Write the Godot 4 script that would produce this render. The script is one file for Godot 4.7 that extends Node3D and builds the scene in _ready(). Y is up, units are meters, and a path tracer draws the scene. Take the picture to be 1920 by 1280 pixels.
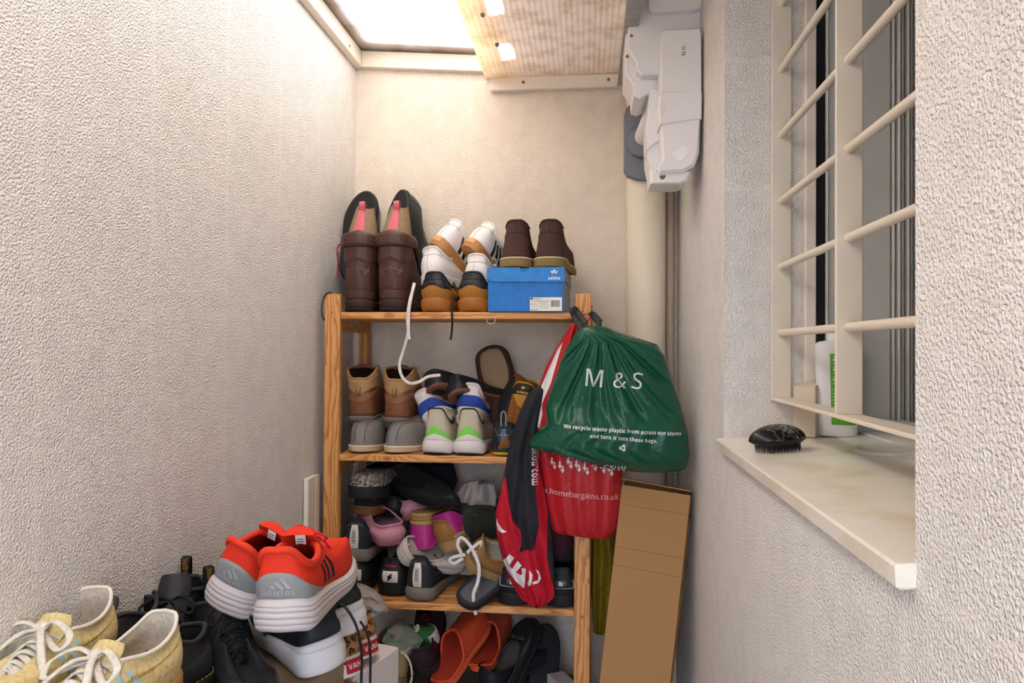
extends Node3D
# A narrow covered passage with a pine shoe rack, a barred window and a heap of shoes.
const EYE := 1.55
const FOCAL := 1360.0
var cam: Camera3D
var mats := {}
var tex := {}
var serial := {}
var rng := RandomNumberGenerator.new()

# ---------------------------------------------------------------- where things stand
func ray(px, py) -> Vector3:
	return cam.basis * Vector3((px - 960.0) / FOCAL, (640.0 - py) / FOCAL, -1.0)
func P(px, py, z) -> Vector3:            # point of the line of sight at a distance z down the passage
	var d := ray(px, py)
	return cam.position + d * (z / -d.z)
func PX(px, py, x) -> Vector3:           # ... on an upright plane along the passage
	var d := ray(px, py)
	return cam.position + d * (x / d.x)
func PY(px, py, y) -> Vector3:           # ... on a level plane, y above the floor
	var d := ray(px, py)
	return cam.position + d * ((y - EYE) / d.y)

# ---------------------------------------------------------------- meshes
class Shape:
	var v := PackedVector3Array()
	var ix := PackedInt32Array()
	var uv := PackedVector2Array()
	func rows(r: Array, wrap := false, close_a := false, close_b := false) -> void:
		var at := v.size()
		var w: int = r[0].size()
		for k in r.size():
			v.append_array(r[k])
			for j in w:
				uv.append(Vector2(float(j) / w, float(k) / r.size()))
		for k in r.size() - 1:
			for j in (w if wrap else w - 1):
				var a := at + k * w + j
				var b := at + k * w + (j + 1) % w
				quad(a, b, b + w, a + w)
		if close_a: lid(r[0])
		if close_b: lid(r[-1], true)
	func quad(a: int, b: int, c: int, d: int) -> void:
		ix.append_array([a, b, c, a, c, d])
	func lid(ring, turned := false) -> void:    # its own vertices, so the edge stays sharp
		var at := v.size()
		var c := Vector3.ZERO
		for p in ring: c += p
		v.append_array(ring)
		v.append(c / ring.size())
		for j in ring.size() + 1: uv.append(Vector2.ZERO)
		var n: int = ring.size()
		for j in n:
			if turned: ix.append_array([at + j, at + (j + 1) % n, at + n])
			else: ix.append_array([at + (j + 1) % n, at + j, at + n])
	func flat_quad(a: Vector3, b: Vector3, c: Vector3, d: Vector3) -> void:
		var at := v.size()
		v.append_array([a, b, c, d])
		uv.append_array([Vector2(0, 0), Vector2(1, 0), Vector2(1, 1), Vector2(0, 1)])
		quad(at, at + 1, at + 2, at + 3)
	func flat_tri(a: Vector3, b: Vector3, c: Vector3) -> void:
		var at := v.size()
		v.append_array([a, b, c])
		uv.append_array([Vector2(0, 0), Vector2(1, 0), Vector2(1, 1)])
		ix.append_array([at, at + 1, at + 2])
	func tube(pts: Array, r, sides := 8, squash := 1.0, up := Vector3.UP) -> void:
		var rr := []
		for k in pts.size():
			var d: Vector3 = (pts[mini(k + 1, pts.size() - 1)] - pts[maxi(k - 1, 0)]).normalized()
			var s := d.cross(up)
			if s.length() < 0.05: s = d.cross(Vector3(1, 0, 0.2))
			s = s.normalized()
			var u := s.cross(d)
			var rad: float = r[k] if r is Array else r
			var ring := PackedVector3Array()
			for j in sides:
				var a := TAU * j / sides
				ring.append(pts[k] + s * cos(a) * rad + u * sin(a) * rad * squash)
			rr.append(ring)
		rows(rr, true, true, true)
	func box(c: Vector3, s: Vector3, b := 0.002, turn := Basis.IDENTITY) -> void:   # chamfered
		var h := s / 2
		b = minf(b, minf(h.x, minf(h.y, h.z)) * 0.9)
		var f := func(x, y, z, axis):
			var p := Vector3(x * h.x, y * h.y, z * h.z)
			if axis != 0: p.x -= x * b
			if axis != 1: p.y -= y * b
			if axis != 2: p.z -= z * b
			return c + turn * p
		for s1 in [-1, 1]:
			var o: int = s1
			var fx := [f.call(o, -o, -1, 0), f.call(o, o, -1, 0), f.call(o, o, 1, 0), f.call(o, -o, 1, 0)]
			flat_quad(fx[0], fx[1], fx[2], fx[3])
			flat_quad(f.call(-1, o, -o, 1), f.call(-1, o, o, 1), f.call(1, o, o, 1), f.call(1, o, -o, 1))
			flat_quad(f.call(-o, -1, o, 2), f.call(o, -1, o, 2), f.call(o, 1, o, 2), f.call(-o, 1, o, 2))
		for a in [-1, 1]:
			for e in [-1, 1]:
				edge(f.call(a, e, -1, 0), f.call(a, e, 1, 0), f.call(a, e, 1, 1), f.call(a, e, -1, 1), c)
				edge(f.call(a, -1, e, 0), f.call(a, 1, e, 0), f.call(a, 1, e, 2), f.call(a, -1, e, 2), c)
				edge(f.call(-1, a, e, 1), f.call(1, a, e, 1), f.call(1, a, e, 2), f.call(-1, a, e, 2), c)
				for g in [-1, 1]:
					var p: Vector3 = f.call(a, e, g, 0)
					var q: Vector3 = f.call(a, e, g, 1)
					var r: Vector3 = f.call(a, e, g, 2)
					if (q - p).cross(r - p).dot(p - c) > 0: flat_tri(p, r, q)
					else: flat_tri(p, q, r)
	func edge(a: Vector3, b: Vector3, c: Vector3, d: Vector3, middle: Vector3) -> void:
		if (b - a).cross(c - a).dot(a - middle) > 0: flat_quad(a, d, c, b)
		else: flat_quad(a, b, c, d)
	func prism(poly: Array, along: Vector3, bevel := 0.0) -> void:   # poly: 3-D points of the front face; along: to the back face
		var n := poly.size()
		var c := Vector3.ZERO
		for p in poly: c += p / n
		var front := []
		var rim := []
		for p in poly:
			rim.append(p + along.normalized() * bevel)
			front.append(p + (c - p).normalized() * bevel)
		var flat := PackedVector2Array()
		var nx: Vector3 = (poly[1] - poly[0]).normalized()
		var ny: Vector3 = along.normalized().cross(nx)
		for p in poly: flat.append(Vector2((p - c).dot(nx), (p - c).dot(ny)))
		var tri := Geometry2D.triangulate_polygon(flat)
		for k in range(0, tri.size(), 3):
			tri_out(front[tri[k]], front[tri[k + 1]], front[tri[k + 2]], -along)
			tri_out(poly[tri[k]] + along, poly[tri[k + 1]] + along, poly[tri[k + 2]] + along, along)
		var area := 0.0
		for k in n: area += flat[k].cross(flat[(k + 1) % n])
		for k in n:
			var j := (k + 1) % n
			var out: Vector3 = (poly[j] - poly[k]).cross(along) * -signf(area)
			quad_out(front[k], front[j], rim[j], rim[k], out - along * 0.01)
			quad_out(rim[k], rim[j], poly[j] + along, poly[k] + along, out)
	func tri_out(a: Vector3, b: Vector3, c: Vector3, out: Vector3) -> void:
		if (c - a).cross(b - a).dot(out) > 0: flat_tri(a, b, c)
		else: flat_tri(a, c, b)
	func quad_out(a: Vector3, b: Vector3, c: Vector3, d: Vector3, out: Vector3) -> void:
		if (c - a).cross(b - a).dot(out) > 0: flat_quad(a, b, c, d)
		else: flat_quad(a, d, c, b)
	func lathe(profile: Array, base: Transform3D, n := 24, closed := true) -> void:   # profile: (radius, height) pairs
		var r := []
		for p in profile:
			var ring := PackedVector3Array()
			for j in n:
				var a := TAU * j / n
				ring.append(base * Vector3(cos(a) * p.x, p.y, sin(a) * p.x))
			r.append(ring)
		rows(r, true, closed, closed)
	func mesh(outward := true) -> ArrayMesh:
		if outward:
			var c := Vector3.ZERO
			for p in v: c += p
			c /= maxi(1, v.size())
			var vol := 0.0
			for k in range(0, ix.size(), 3):
				vol += (v[ix[k + 2]] - c).dot((v[ix[k + 1]] - c).cross(v[ix[k]] - c))
			if vol < 0:
				for k in range(0, ix.size(), 3):
					var s := ix[k]
					ix[k] = ix[k + 1]
					ix[k + 1] = s
		var nn := PackedVector3Array()
		nn.resize(v.size())
		for k in range(0, ix.size(), 3):
			var f := (v[ix[k + 2]] - v[ix[k]]).cross(v[ix[k + 1]] - v[ix[k]])
			nn[ix[k]] += f
			nn[ix[k + 1]] += f
			nn[ix[k + 2]] += f
		for k in nn.size():
			nn[k] = nn[k].normalized() if nn[k].length() > 1e-14 else Vector3.UP
		var a := []
		a.resize(Mesh.ARRAY_MAX)
		a[Mesh.ARRAY_VERTEX] = v
		a[Mesh.ARRAY_NORMAL] = nn
		a[Mesh.ARRAY_TEX_UV] = uv
		a[Mesh.ARRAY_INDEX] = ix
		var m := ArrayMesh.new()
		m.add_surface_from_arrays(Mesh.PRIMITIVE_TRIANGLES, a)
		return m

static func spline(pts: Array, n: int) -> Array:      # smooth line through points
	var c := Curve3D.new()
	for k in pts.size():
		var d: Vector3 = (pts[mini(k + 1, pts.size() - 1)] - pts[maxi(k - 1, 0)]) / 6.0
		c.add_point(pts[k], -d, d)
	c.bake_interval = 0.002
	var out := []
	var long := c.get_baked_length()
	for k in n + 1: out.append(c.sample_baked(long * k / n, true))
	return out

# text as flat outlines, handed to a function that lays each point of it on a surface
func lettering(text: String, height: float, lay: Callable, font_name := "Droid Sans", weight := 400, fine := 0.0) -> ArrayMesh:
	var t := TextMesh.new()
	var f := SystemFont.new()
	f.font_names = [font_name]
	f.font_weight = weight
	t.font = f
	t.font_size = 48
	t.pixel_size = height / 34.0
	t.depth = 0.0
	t.text = text
	var s := Shape.new()
	var a := t.surface_get_arrays(0)
	var src: PackedVector3Array = a[Mesh.ARRAY_VERTEX]
	var ids: PackedInt32Array = a[Mesh.ARRAY_INDEX] if a[Mesh.ARRAY_INDEX] != null else PackedInt32Array(range(src.size()))
	for k in range(0, ids.size(), 3):
		cut_tri(s, Vector2(src[ids[k]].x, src[ids[k]].y), Vector2(src[ids[k + 1]].x, src[ids[k + 1]].y), Vector2(src[ids[k + 2]].x, src[ids[k + 2]].y), lay, fine, 0)
	return s.mesh(false)
func cut_tri(s: Shape, a: Vector2, b: Vector2, c: Vector2, lay: Callable, fine: float, deep: int) -> void:
	var long := maxf(a.distance_to(b), maxf(b.distance_to(c), c.distance_to(a)))
	if fine > 0.0 and long > fine and deep < 9:
		if a.distance_to(b) == long:
			cut_tri(s, a, (a + b) / 2, c, lay, fine, deep + 1); cut_tri(s, (a + b) / 2, b, c, lay, fine, deep + 1)
		elif b.distance_to(c) == long:
			cut_tri(s, a, b, (b + c) / 2, lay, fine, deep + 1); cut_tri(s, a, (b + c) / 2, c, lay, fine, deep + 1)
		else:
			cut_tri(s, a, b, (a + c) / 2, lay, fine, deep + 1); cut_tri(s, (a + c) / 2, b, c, lay, fine, deep + 1)
		return
	s.flat_tri(lay.call(a), lay.call(b), lay.call(c))
func filled(poly: Array, lay: Callable, fine := 0.0) -> ArrayMesh:   # flat marks: poly of Vector2
	var s := Shape.new()
	var tri := Geometry2D.triangulate_polygon(PackedVector2Array(poly))
	for k in range(0, tri.size(), 3): cut_tri(s, poly[tri[k]], poly[tri[k + 1]], poly[tri[k + 2]], lay, fine, 0)
	return s.mesh(false)

# ---------------------------------------------------------------- objects
func numbered(called: String) -> String:
	serial[called] = serial.get(called, -1) + 1
	return called if serial[called] == 0 else "%s_%03d" % [called, serial[called]]
func obj(called: String, mesh: Mesh, m: Material, parent = null, label := "") -> MeshInstance3D:
	var o := MeshInstance3D.new()
	o.name = called if parent else numbered(called)
	o.mesh = mesh
	o.material_override = m
	(parent if parent else self).add_child(o, true)
	if label: o.set_meta("label", label)
	return o
func tag(o: Node3D, label: String, category: String, group := "", kind := "") -> Node3D:
	if label: o.set_meta("label", label)
	if category: o.set_meta("category", category)
	if group: o.set_meta("group", group)
	if kind: o.set_meta("kind", kind)
	return o
func thing(called: String, label: String, category: String, group := "", at := Vector3.ZERO) -> Node3D:
	var o := Node3D.new()
	o.name = numbered(called)
	add_child(o)
	o.position = at
	return tag(o, label, category, group)
func struct(called: String, mesh: Mesh, m: Material) -> MeshInstance3D:
	var o := obj(called, mesh, m)
	o.set_meta("kind", "structure")
	return o
func bx(at: Vector3, size: Vector3, bevel := 0.002) -> ArrayMesh:
	var s := Shape.new()
	s.box(at, size, bevel)
	return s.mesh()
func span(a: Vector3, b: Vector3, bevel := 0.002) -> ArrayMesh:     # box from corner to corner
	return bx((a + b) / 2, (b - a).abs(), bevel)

# ---------------------------------------------------------------- materials
func noise_tex(key: String, freq: float, octaves := 3, as_cells := false, ramp: Array = [], size := 512) -> NoiseTexture2D:
	if tex.has(key): return tex[key]
	var n := FastNoiseLite.new()
	n.seed = hash(key) % 1000
	n.frequency = freq
	n.noise_type = FastNoiseLite.TYPE_CELLULAR if as_cells else FastNoiseLite.TYPE_SIMPLEX_SMOOTH
	n.fractal_octaves = octaves
	n.fractal_type = FastNoiseLite.FRACTAL_FBM if octaves > 1 else FastNoiseLite.FRACTAL_NONE
	var t := NoiseTexture2D.new()
	t.width = size
	t.height = size
	t.seamless = true
	t.noise = n
	if ramp:
		var g := Gradient.new()
		g.offsets = PackedFloat32Array(ramp[0])
		g.colors = PackedColorArray(ramp[1])
		t.color_ramp = g
	tex[key] = t
	return t
func hexa(c) -> Color:
	return Color.html(c) if c is String else c
# plain coloured material; more: a dictionary of StandardMaterial3D settings
func mat(color, rough := 0.7, relief := "", scale := 1.0, more := {}) -> StandardMaterial3D:
	var key := str(color) + str(rough) + relief + str(scale) + str(more)
	if mats.has(key): return mats[key]
	var m := StandardMaterial3D.new()
	m.albedo_color = hexa(color)
	m.roughness = rough
	m.metallic_specular = 0.4
	if relief:
		m.uv1_triplanar = true
		m.heightmap_enabled = true
		match relief:
			"leather":
				m.uv1_scale = Vector3.ONE * 9.0
				m.heightmap_texture = noise_tex("leather", 0.045, 3)
				m.heightmap_scale = 0.05 * scale
			"suede":
				m.uv1_scale = Vector3.ONE * 12.0
				m.heightmap_texture = noise_tex("suede", 0.11, 3)
				m.heightmap_scale = 0.035 * scale
				m.albedo_texture = noise_tex("suede_tone", 0.02, 4, false, [[0.0, 0.35, 0.65, 1.0], [Color(0.82, 0.82, 0.82), Color(0.93, 0.93, 0.93), Color(1, 1, 1), Color(1, 1, 1)]])
			"mesh":
				m.uv1_scale = Vector3.ONE * 14.0
				m.heightmap_texture = noise_tex("mesh", 0.09, 1, true)
				m.heightmap_scale = 0.06 * scale
			"plastic":
				m.uv1_scale = Vector3.ONE * 6.0
				m.heightmap_texture = noise_tex("crinkle", 0.02, 4)
				m.heightmap_scale = 0.35 * scale
			"worn":
				m.uv1_scale = Vector3.ONE * 5.0
				m.heightmap_texture = noise_tex("leather", 0.045, 3)
				m.heightmap_scale = 0.02 * scale
				m.albedo_texture = noise_tex("worn_tone", 0.012, 5, false, [[0.0, 0.3, 0.6, 1.0], [Color(0.9, 0.88, 0.85), Color(0.965, 0.96, 0.95), Color(1, 1, 1), Color(1, 1, 1)]])
	for k in more: m.set(k, more[k])
	mats[key] = m
	return m

func wood(upright: bool) -> StandardMaterial3D:
	var key := "wood%s" % upright
	if mats.has(key): return mats[key]
	var n := FastNoiseLite.new()
	n.seed = 11 if upright else 23
	n.noise_type = FastNoiseLite.TYPE_SIMPLEX_SMOOTH
	n.frequency = 1.0
	var w := 320
	var h := 640
	var img := Image.create(w, h, false, Image.FORMAT_RGB8)
	var pale := Color("d79a58")
	var dark := Color("a05f25")
	var knots := [Vector2(0.22, 0.18), Vector2(0.71, 0.55), Vector2(0.4, 0.83)]
	for j in h:
		for i in w:
			var x := float(i) / w
			var y := float(j) / h
			var ring := x * 15.0 + n.get_noise_2d(x * 2.0, y * 1.6) * 2.6 + n.get_noise_2d(x * 9.0, y * 5.0) * 0.18
			for k in knots:
				var d: float = Vector2((x - k.x) * 12.0, (y - k.y) * 22.0).length()
				ring += 1.6 / (0.4 + d * d)
			var g := ring - floorf(ring)
			var line := smoothstep(0.35, 0.9, g) * (1.0 - smoothstep(0.93, 1.0, g))
			var fib := n.get_noise_2d(x * 160.0, y * 6.0) * 0.12 + n.get_noise_2d(x * 1.5, y * 2.0 + 9.0) * 0.15
			var c := pale.lerp(dark, clampf(line * 0.75 + fib, 0.0, 1.0))
			for k in knots:
				var d: float = Vector2((x - k.x) * 60.0, (y - k.y) * 110.0).length()
				c = c.lerp(Color("5a2f12"), clampf(1.25 - d, 0.0, 1.0) * 0.8)
			img.set_pixel(i, j, c)
	if not upright: img.rotate_90(CLOCKWISE)
	var m := StandardMaterial3D.new()
	m.albedo_texture = ImageTexture.create_from_image(img)
	m.uv1_triplanar = true
	m.uv1_world_triplanar = true
	m.uv1_scale = Vector3(4.2, 1.05, 4.2) if upright else Vector3(1.05, 4.2, 4.2)
	m.roughness = 0.5
	mats[key] = m
	return m

# rosettes on a plain ground
func leopard(key: String, ground: Color, spot: Color, inside: Color) -> ImageTexture:
	if tex.has(key): return tex[key]
	rng.seed = 19
	var n := 144
	var at := []
	for k in 900:
		var p := Vector2(rng.randf(), rng.randf()) * n
		var free := true
		for q in at: free = free and (absf(wrapf(p.x - q.x + n / 2.0, 0, n) - n / 2.0) ** 2 + absf(wrapf(p.y - q.y + n / 2.0, 0, n) - n / 2.0) ** 2) > 165.0
		if free: at.append(p)
	var img := Image.create(n, n, false, Image.FORMAT_RGB8)
	img.fill(ground)
	for k in at.size():
		var a0 := rng.randf() * TAU
		for j in range(-9, 10):
			for i in range(-9, 10):
				var d := Vector2(i, j)
				var r := d.length() * (1.0 + 0.18 * sin(d.angle() * 3.0 + k))
				var c := Color.BLACK
				if r < 3.2: c = inside
				elif r < 6.4 and absf(wrapf(d.angle() - a0, -PI, PI)) > 0.45: c = spot
				else: continue
				img.set_pixel(posmod(int(at[k].x) + i, n), posmod(int(at[k].y) + j, n), c)
	tex[key] = ImageTexture.create_from_image(img)
	return tex[key]

func stucco(color: String) -> StandardMaterial3D:
	if mats.has("stucco" + color): return mats["stucco" + color]
	var n := FastNoiseLite.new()
	n.seed = 5
	n.noise_type = FastNoiseLite.TYPE_SIMPLEX_SMOOTH
	n.frequency = 0.05
	n.fractal_type = FastNoiseLite.FRACTAL_FBM
	n.fractal_octaves = 2
	n.fractal_gain = 0.5
	n.domain_warp_enabled = true
	n.domain_warp_amplitude = 5.0
	n.domain_warp_frequency = 0.03
	var t := NoiseTexture2D.new()
	t.width = 1024
	t.height = 1024
	t.seamless = true
	t.noise = n
	var m := StandardMaterial3D.new()
	m.albedo_color = hexa(color)
	m.albedo_texture = noise_tex("plaster_tone", 0.006, 5, false, [[0.0, 0.3, 0.6, 1.0], [Color(0.97, 0.968, 0.965), Color(0.985, 0.984, 0.982), Color(1, 1, 1), Color(1, 1, 1)]])
	m.roughness = 0.85
	m.metallic_specular = 0.3
	m.uv1_triplanar = true
	m.uv1_world_triplanar = true
	m.uv1_scale = Vector3.ONE * 4.0
	m.heightmap_enabled = true
	m.heightmap_texture = t
	m.heightmap_scale = 0.3
	mats["stucco" + color] = m
	return m

# ---------------------------------------------------------------- the place
const LEFT := -0.7235
const RIGHT := 0.262
const BACK := -2.19
const FRONT := -1.864                      # front of the rack
const SHELVES := [1.644, 1.269, 0.884, 0.49]
const OPEN_FAR := -1.442
const OPEN_NEAR := -0.615

func setup() -> void:
	cam = Camera3D.new()
	cam.name = "camera"
	cam.fov = rad_to_deg(2.0 * atan(640.0 / FOCAL))
	cam.position = Vector3(0, EYE, 0)
	cam.rotation = Vector3(deg_to_rad(0.55), deg_to_rad(6.0), deg_to_rad(0.3))
	cam.near = 0.02
	add_child(cam)
	cam.current = true
	var sky_look := ProceduralSkyMaterial.new()
	sky_look.sky_top_color = Color(0.62, 0.74, 0.93)
	sky_look.sky_horizon_color = Color(0.88, 0.92, 0.97)
	sky_look.ground_horizon_color = Color(0.7, 0.68, 0.64)
	sky_look.ground_bottom_color = Color(0.5, 0.48, 0.45)
	sky_look.sky_energy_multiplier = 1.9
	var sky := Sky.new()
	sky.sky_material = sky_look
	var env := Environment.new()
	env.background_mode = Environment.BG_SKY
	env.sky = sky
	env.background_energy_multiplier = 1.0
	env.ambient_light_source = Environment.AMBIENT_SOURCE_SKY
	env.tonemap_mode = Environment.TONE_MAPPER_LINEAR
	env.tonemap_exposure = 1.95
	env.sdfgi_enabled = true
	env.ssao_enabled = true
	env.ssil_enabled = true
	var around := WorldEnvironment.new()
	around.name = "surroundings"
	around.environment = env
	add_child(around)
	var sun := DirectionalLight3D.new()
	sun.name = "sun"
	sun.light_color = Color(1.0, 0.985, 0.965)
	sun.light_energy = 5.2
	sun.light_angular_distance = 0.6
	sun.shadow_enabled = true
	sun.rotation = Vector3(deg_to_rad(-62), deg_to_rad(-35), 0)
	add_child(sun)

func room() -> void:
	var plaster := stucco("efe9e2")
	var top := EYE + 0.99
	struct("floor", span(Vector3(-3, -0.1, -2.4), Vector3(3, 0, 5)), mat("8e8f90", 0.9, "worn"))
	struct("wall_left", span(Vector3(LEFT - 0.22, 0, BACK - 0.2), Vector3(LEFT, top - 0.06, 1.8), 0.004), plaster)
	struct("wall_back", span(Vector3(LEFT - 0.02, 0, BACK - 0.2), Vector3(RIGHT + 0.4, top - 0.08, BACK), 0.002), stucco("f3e4d2"))
	# right wall with its window opening
	var wall := CSGCombiner3D.new()
	wall.name = "wall_right"
	wall.material_override = plaster
	var body := CSGBox3D.new()
	body.name = "body"
	body.size = Vector3(0.42, 3.3, 1.8 - BACK + 0.2)
	body.position = Vector3(RIGHT + 0.21, 1.65, (1.8 + BACK - 0.2) / 2)
	body.material = plaster
	var hole := CSGBox3D.new()
	hole.name = "opening"
	hole.operation = CSGShape3D.OPERATION_SUBTRACTION
	hole.size = Vector3(1.0, 1.15, OPEN_NEAR - OPEN_FAR)
	hole.position = Vector3(RIGHT + 0.2, EYE - 0.192 + 0.575, (OPEN_NEAR + OPEN_FAR) / 2)
	hole.material = plaster
	wall.add_child(body)
	wall.add_child(hole)
	add_child(wall)
	wall.set_meta("kind", "structure")
	# the dim room behind the window
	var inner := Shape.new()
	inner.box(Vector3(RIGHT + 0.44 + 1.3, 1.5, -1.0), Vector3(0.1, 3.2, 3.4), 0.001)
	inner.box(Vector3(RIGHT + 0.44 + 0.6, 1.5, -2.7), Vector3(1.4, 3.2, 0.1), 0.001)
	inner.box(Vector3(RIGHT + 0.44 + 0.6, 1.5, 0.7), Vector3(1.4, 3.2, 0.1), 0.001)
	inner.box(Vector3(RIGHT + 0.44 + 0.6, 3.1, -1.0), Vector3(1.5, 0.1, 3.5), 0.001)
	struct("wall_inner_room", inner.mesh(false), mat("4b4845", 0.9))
	roof()
	window()
	sill_things()
	pipes()
	# pale board standing against the left wall beside the rack
	var b := thing("board", "narrow off-white board standing against left wall beside the rack", "board", "", Vector3(LEFT, 0, -1.82))
	obj("panel", span(Vector3(0.003, 0.006, -0.038), Vector3(0.016, EYE - 0.335, 0.034), 0.002), mat("e6dccd", 0.6), b)
	obj("edge_strip", span(Vector3(0.0165, 0.006, -0.038), Vector3(0.019, EYE - 0.335, -0.014), 0.001), mat("d9cdbb", 0.5), b)

func ribbed_sheet(a: Vector3, b: Vector3, c: Vector3, d: Vector3, count: int) -> ArrayMesh:   # corners a-b along the back, d-c along the front
	var s := Shape.new()
	var up := (b - a).cross(d - a).normalized()
	if up.y < 0: up = -up
	var r := []
	for k in 9:
		var line := PackedVector3Array()
		for j in count * 4 + 1:
			var u := float(j) / (count * 4)
			var dent := 0.0 if j % 4 != 0 else -0.0016
			line.append(a.lerp(b, u).lerp(d.lerp(c, u), k / 8.0) + up * dent)
		r.append(line)
	s.rows(r)
	var r2 := []
	for row in r:
		var line := PackedVector3Array()
		for p in row: line.append(p + up * 0.008)
		r2.append(line)
	return s.mesh(false)

func roof() -> void:
	var y := EYE
	var pale := mat("f6f2ec", 0.45, "", 1.0, {"backlight_enabled": true, "backlight": Color(1.0, 0.98, 0.95)})
	pale.albedo_texture = noise_tex("roof_dirt", 0.008, 5, false, [[0.0, 0.35, 0.6, 1.0], [Color(0.86, 0.81, 0.74), Color(0.95, 0.93, 0.9), Color(1, 1, 1), Color(1, 1, 1)]])
	pale.uv1_triplanar = true
	pale.uv1_world_triplanar = true
	pale.uv1_scale = Vector3.ONE * 2.0
	var tan := mat("ece0d0", 0.45, "", 1.0, {"backlight_enabled": true, "backlight": Color(1.0, 0.93, 0.82), "albedo_texture": noise_tex("roof_dirt", 0.008), "uv1_triplanar": true, "uv1_world_triplanar": true, "uv1_scale": Vector3.ONE * 3.0})
	# translucent sheets: the bright one along the left wall, the shaded one to its right, its edge lapped under the first
	var a := obj("roof_sheet", ribbed_sheet(Vector3(LEFT, y + 0.925, BACK - 0.05), Vector3(-0.27, y + 0.893, BACK - 0.05), Vector3(-0.27, y + 0.893, 1.6), Vector3(LEFT, y + 0.925, 1.6), 44), pale)
	tag(a, "bright ribbed translucent plastic roof sheet along the left wall", "roof sheet")
	var b := obj("roof_sheet", ribbed_sheet(Vector3(-0.315, y + 0.822, BACK - 0.02), Vector3(RIGHT, y + 0.836, BACK - 0.02), Vector3(RIGHT, y + 0.836, 1.6), Vector3(-0.315, y + 0.822, 1.6), 40), tan)
	tag(b, "dusty tan ribbed translucent roof sheet beside the white boxes", "roof sheet")
	var steel := mat("7d7a76", 0.4, "", 1.0, {"metallic": 0.8})
	for k in [[905, 28, "sheet"], [932, 84, "sheet"]]:
		var p := PY(k[0], k[1], y + 0.82)
		var s := Shape.new()
		s.lathe([Vector2(0.0001, -0.006), Vector2(0.003, -0.005), Vector2(0.0055, -0.002), Vector2(0.006, 0.004)], Transform3D(Basis.IDENTITY, p), 10)
		obj("screw", s.mesh(), steel, b)
	# battens under and over the sheets
	var cream := mat("e9dccb", 0.5)
	struct("trim_1", span(Vector3(LEFT, y + 0.867, BACK), Vector3(LEFT + 0.024, y + 0.917, 1.6), 0.002), cream)
	var t2 := Shape.new()
	t2.prism([Vector3(LEFT + 0.024, y + 0.867, BACK + 0.022), Vector3(-0.3, y + 0.838, BACK + 0.022), Vector3(-0.3, y + 0.886, BACK + 0.022), Vector3(LEFT + 0.024, y + 0.916, BACK + 0.022)], Vector3(0, 0, -0.022), 0.002)
	struct("trim_2", t2.mesh(false), cream)
	var t3 := struct("trim_3", span(Vector3(-0.298, y + 0.779, BACK), Vector3(0.112, y + 0.818, BACK + 0.024), 0.002), cream)
	for q in [[981, 154], [1141, 149]]:
		var p := P(q[0], q[1], -BACK - 0.024)
		var s := Shape.new()
		s.lathe([Vector2(0.0001, 0.0025), Vector2(0.003, 0.002), Vector2(0.005, 0.0)], Transform3D(Basis(Vector3.RIGHT, PI / 2), p), 10)
		obj("screw", s.mesh(), steel, t3)
	for q in [[655, 86]]:
		var p := PX(q[0], q[1], LEFT + 0.024)
		var s := Shape.new()
		s.lathe([Vector2(0.0001, 0.0025), Vector2(0.003, 0.002), Vector2(0.005, 0.0)], Transform3D(Basis(Vector3.FORWARD, PI / 2), p), 10)
		obj("screw", s.mesh(), steel, get_node("trim_1"))
	var plank := mat("b49a7c", 0.8, "worn")
	struct("trim_4", span(Vector3(LEFT - 0.1, y + 0.93, BACK - 0.2), Vector3(LEFT + 0.055, y + 0.975, 1.6), 0.002), plank)
	var t5 := Shape.new()
	t5.prism([Vector3(LEFT + 0.055, y + 0.934, BACK + 0.075), Vector3(-0.28, y + 0.902, BACK + 0.055), Vector3(-0.28, y + 0.95, BACK + 0.055), Vector3(LEFT + 0.055, y + 0.98, BACK + 0.075)], Vector3(0, 0, -0.2), 0.001)
	struct("trim_5", t5.mesh(false), plank)
	# metal angle closing the right-hand sheet
	var ang := Shape.new()
	ang.box(Vector3(0.115, y + 0.806, (BACK + 1.6) / 2), Vector3(0.003, 0.075, 1.6 - BACK), 0.0008)
	ang.box(Vector3(0.098, y + 0.768, (BACK + 1.6) / 2 + 0.03), Vector3(0.034, 0.003, 1.54 - BACK), 0.0008)
	var an := obj("metal_angle", ang.mesh(false), mat("a9a8a6", 0.45, "worn", 1.0, {"metallic": 0.5}))
	tag(an, "grey metal angle strip along right edge of the tan roof sheet", "metal strip")
	for q in [[1163, 37], [1158, 99], [1165, 103]]:
		var p := PX(q[0], q[1], 0.1135)
		var s := Shape.new()
		s.box(p, Vector3(0.004, 0.009, 0.006), 0.001)
		obj("rivet", s.mesh(), mat("4a4844", 0.5), an)
	# the neighbouring eave that keeps the sun off the right-hand sheet
	var eave := struct("ceiling", span(Vector3(-0.25, y + 1.14, BACK - 0.2), Vector3(RIGHT + 0.4, y + 1.24, 1.6), 0.003), mat("dccfbd", 0.8, "worn"))
	var tile := Shape.new()
	var arc := []
	for k in 2:
		for rad in [0.08, 0.068]:
			var line := PackedVector3Array()
			for j in 13:
				var turn := PI * j / 12.0
				line.append(Vector3([-0.11, 0.16][k], sin(turn) * rad, cos(turn) * rad))
			arc.append(line)
	tile.rows([arc[1], arc[0], arc[2], arc[3], arc[1]])
	var clay := tile.mesh(false)
	for k in 28:
		obj("roof_tile", clay, mat("b57a55", 0.85, "worn"), eave).position = Vector3(-0.25 + 0.07 * (k % 2), y + 1.06 - 0.03 * (k % 2), BACK - 0.12 + k * 0.14)

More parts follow.
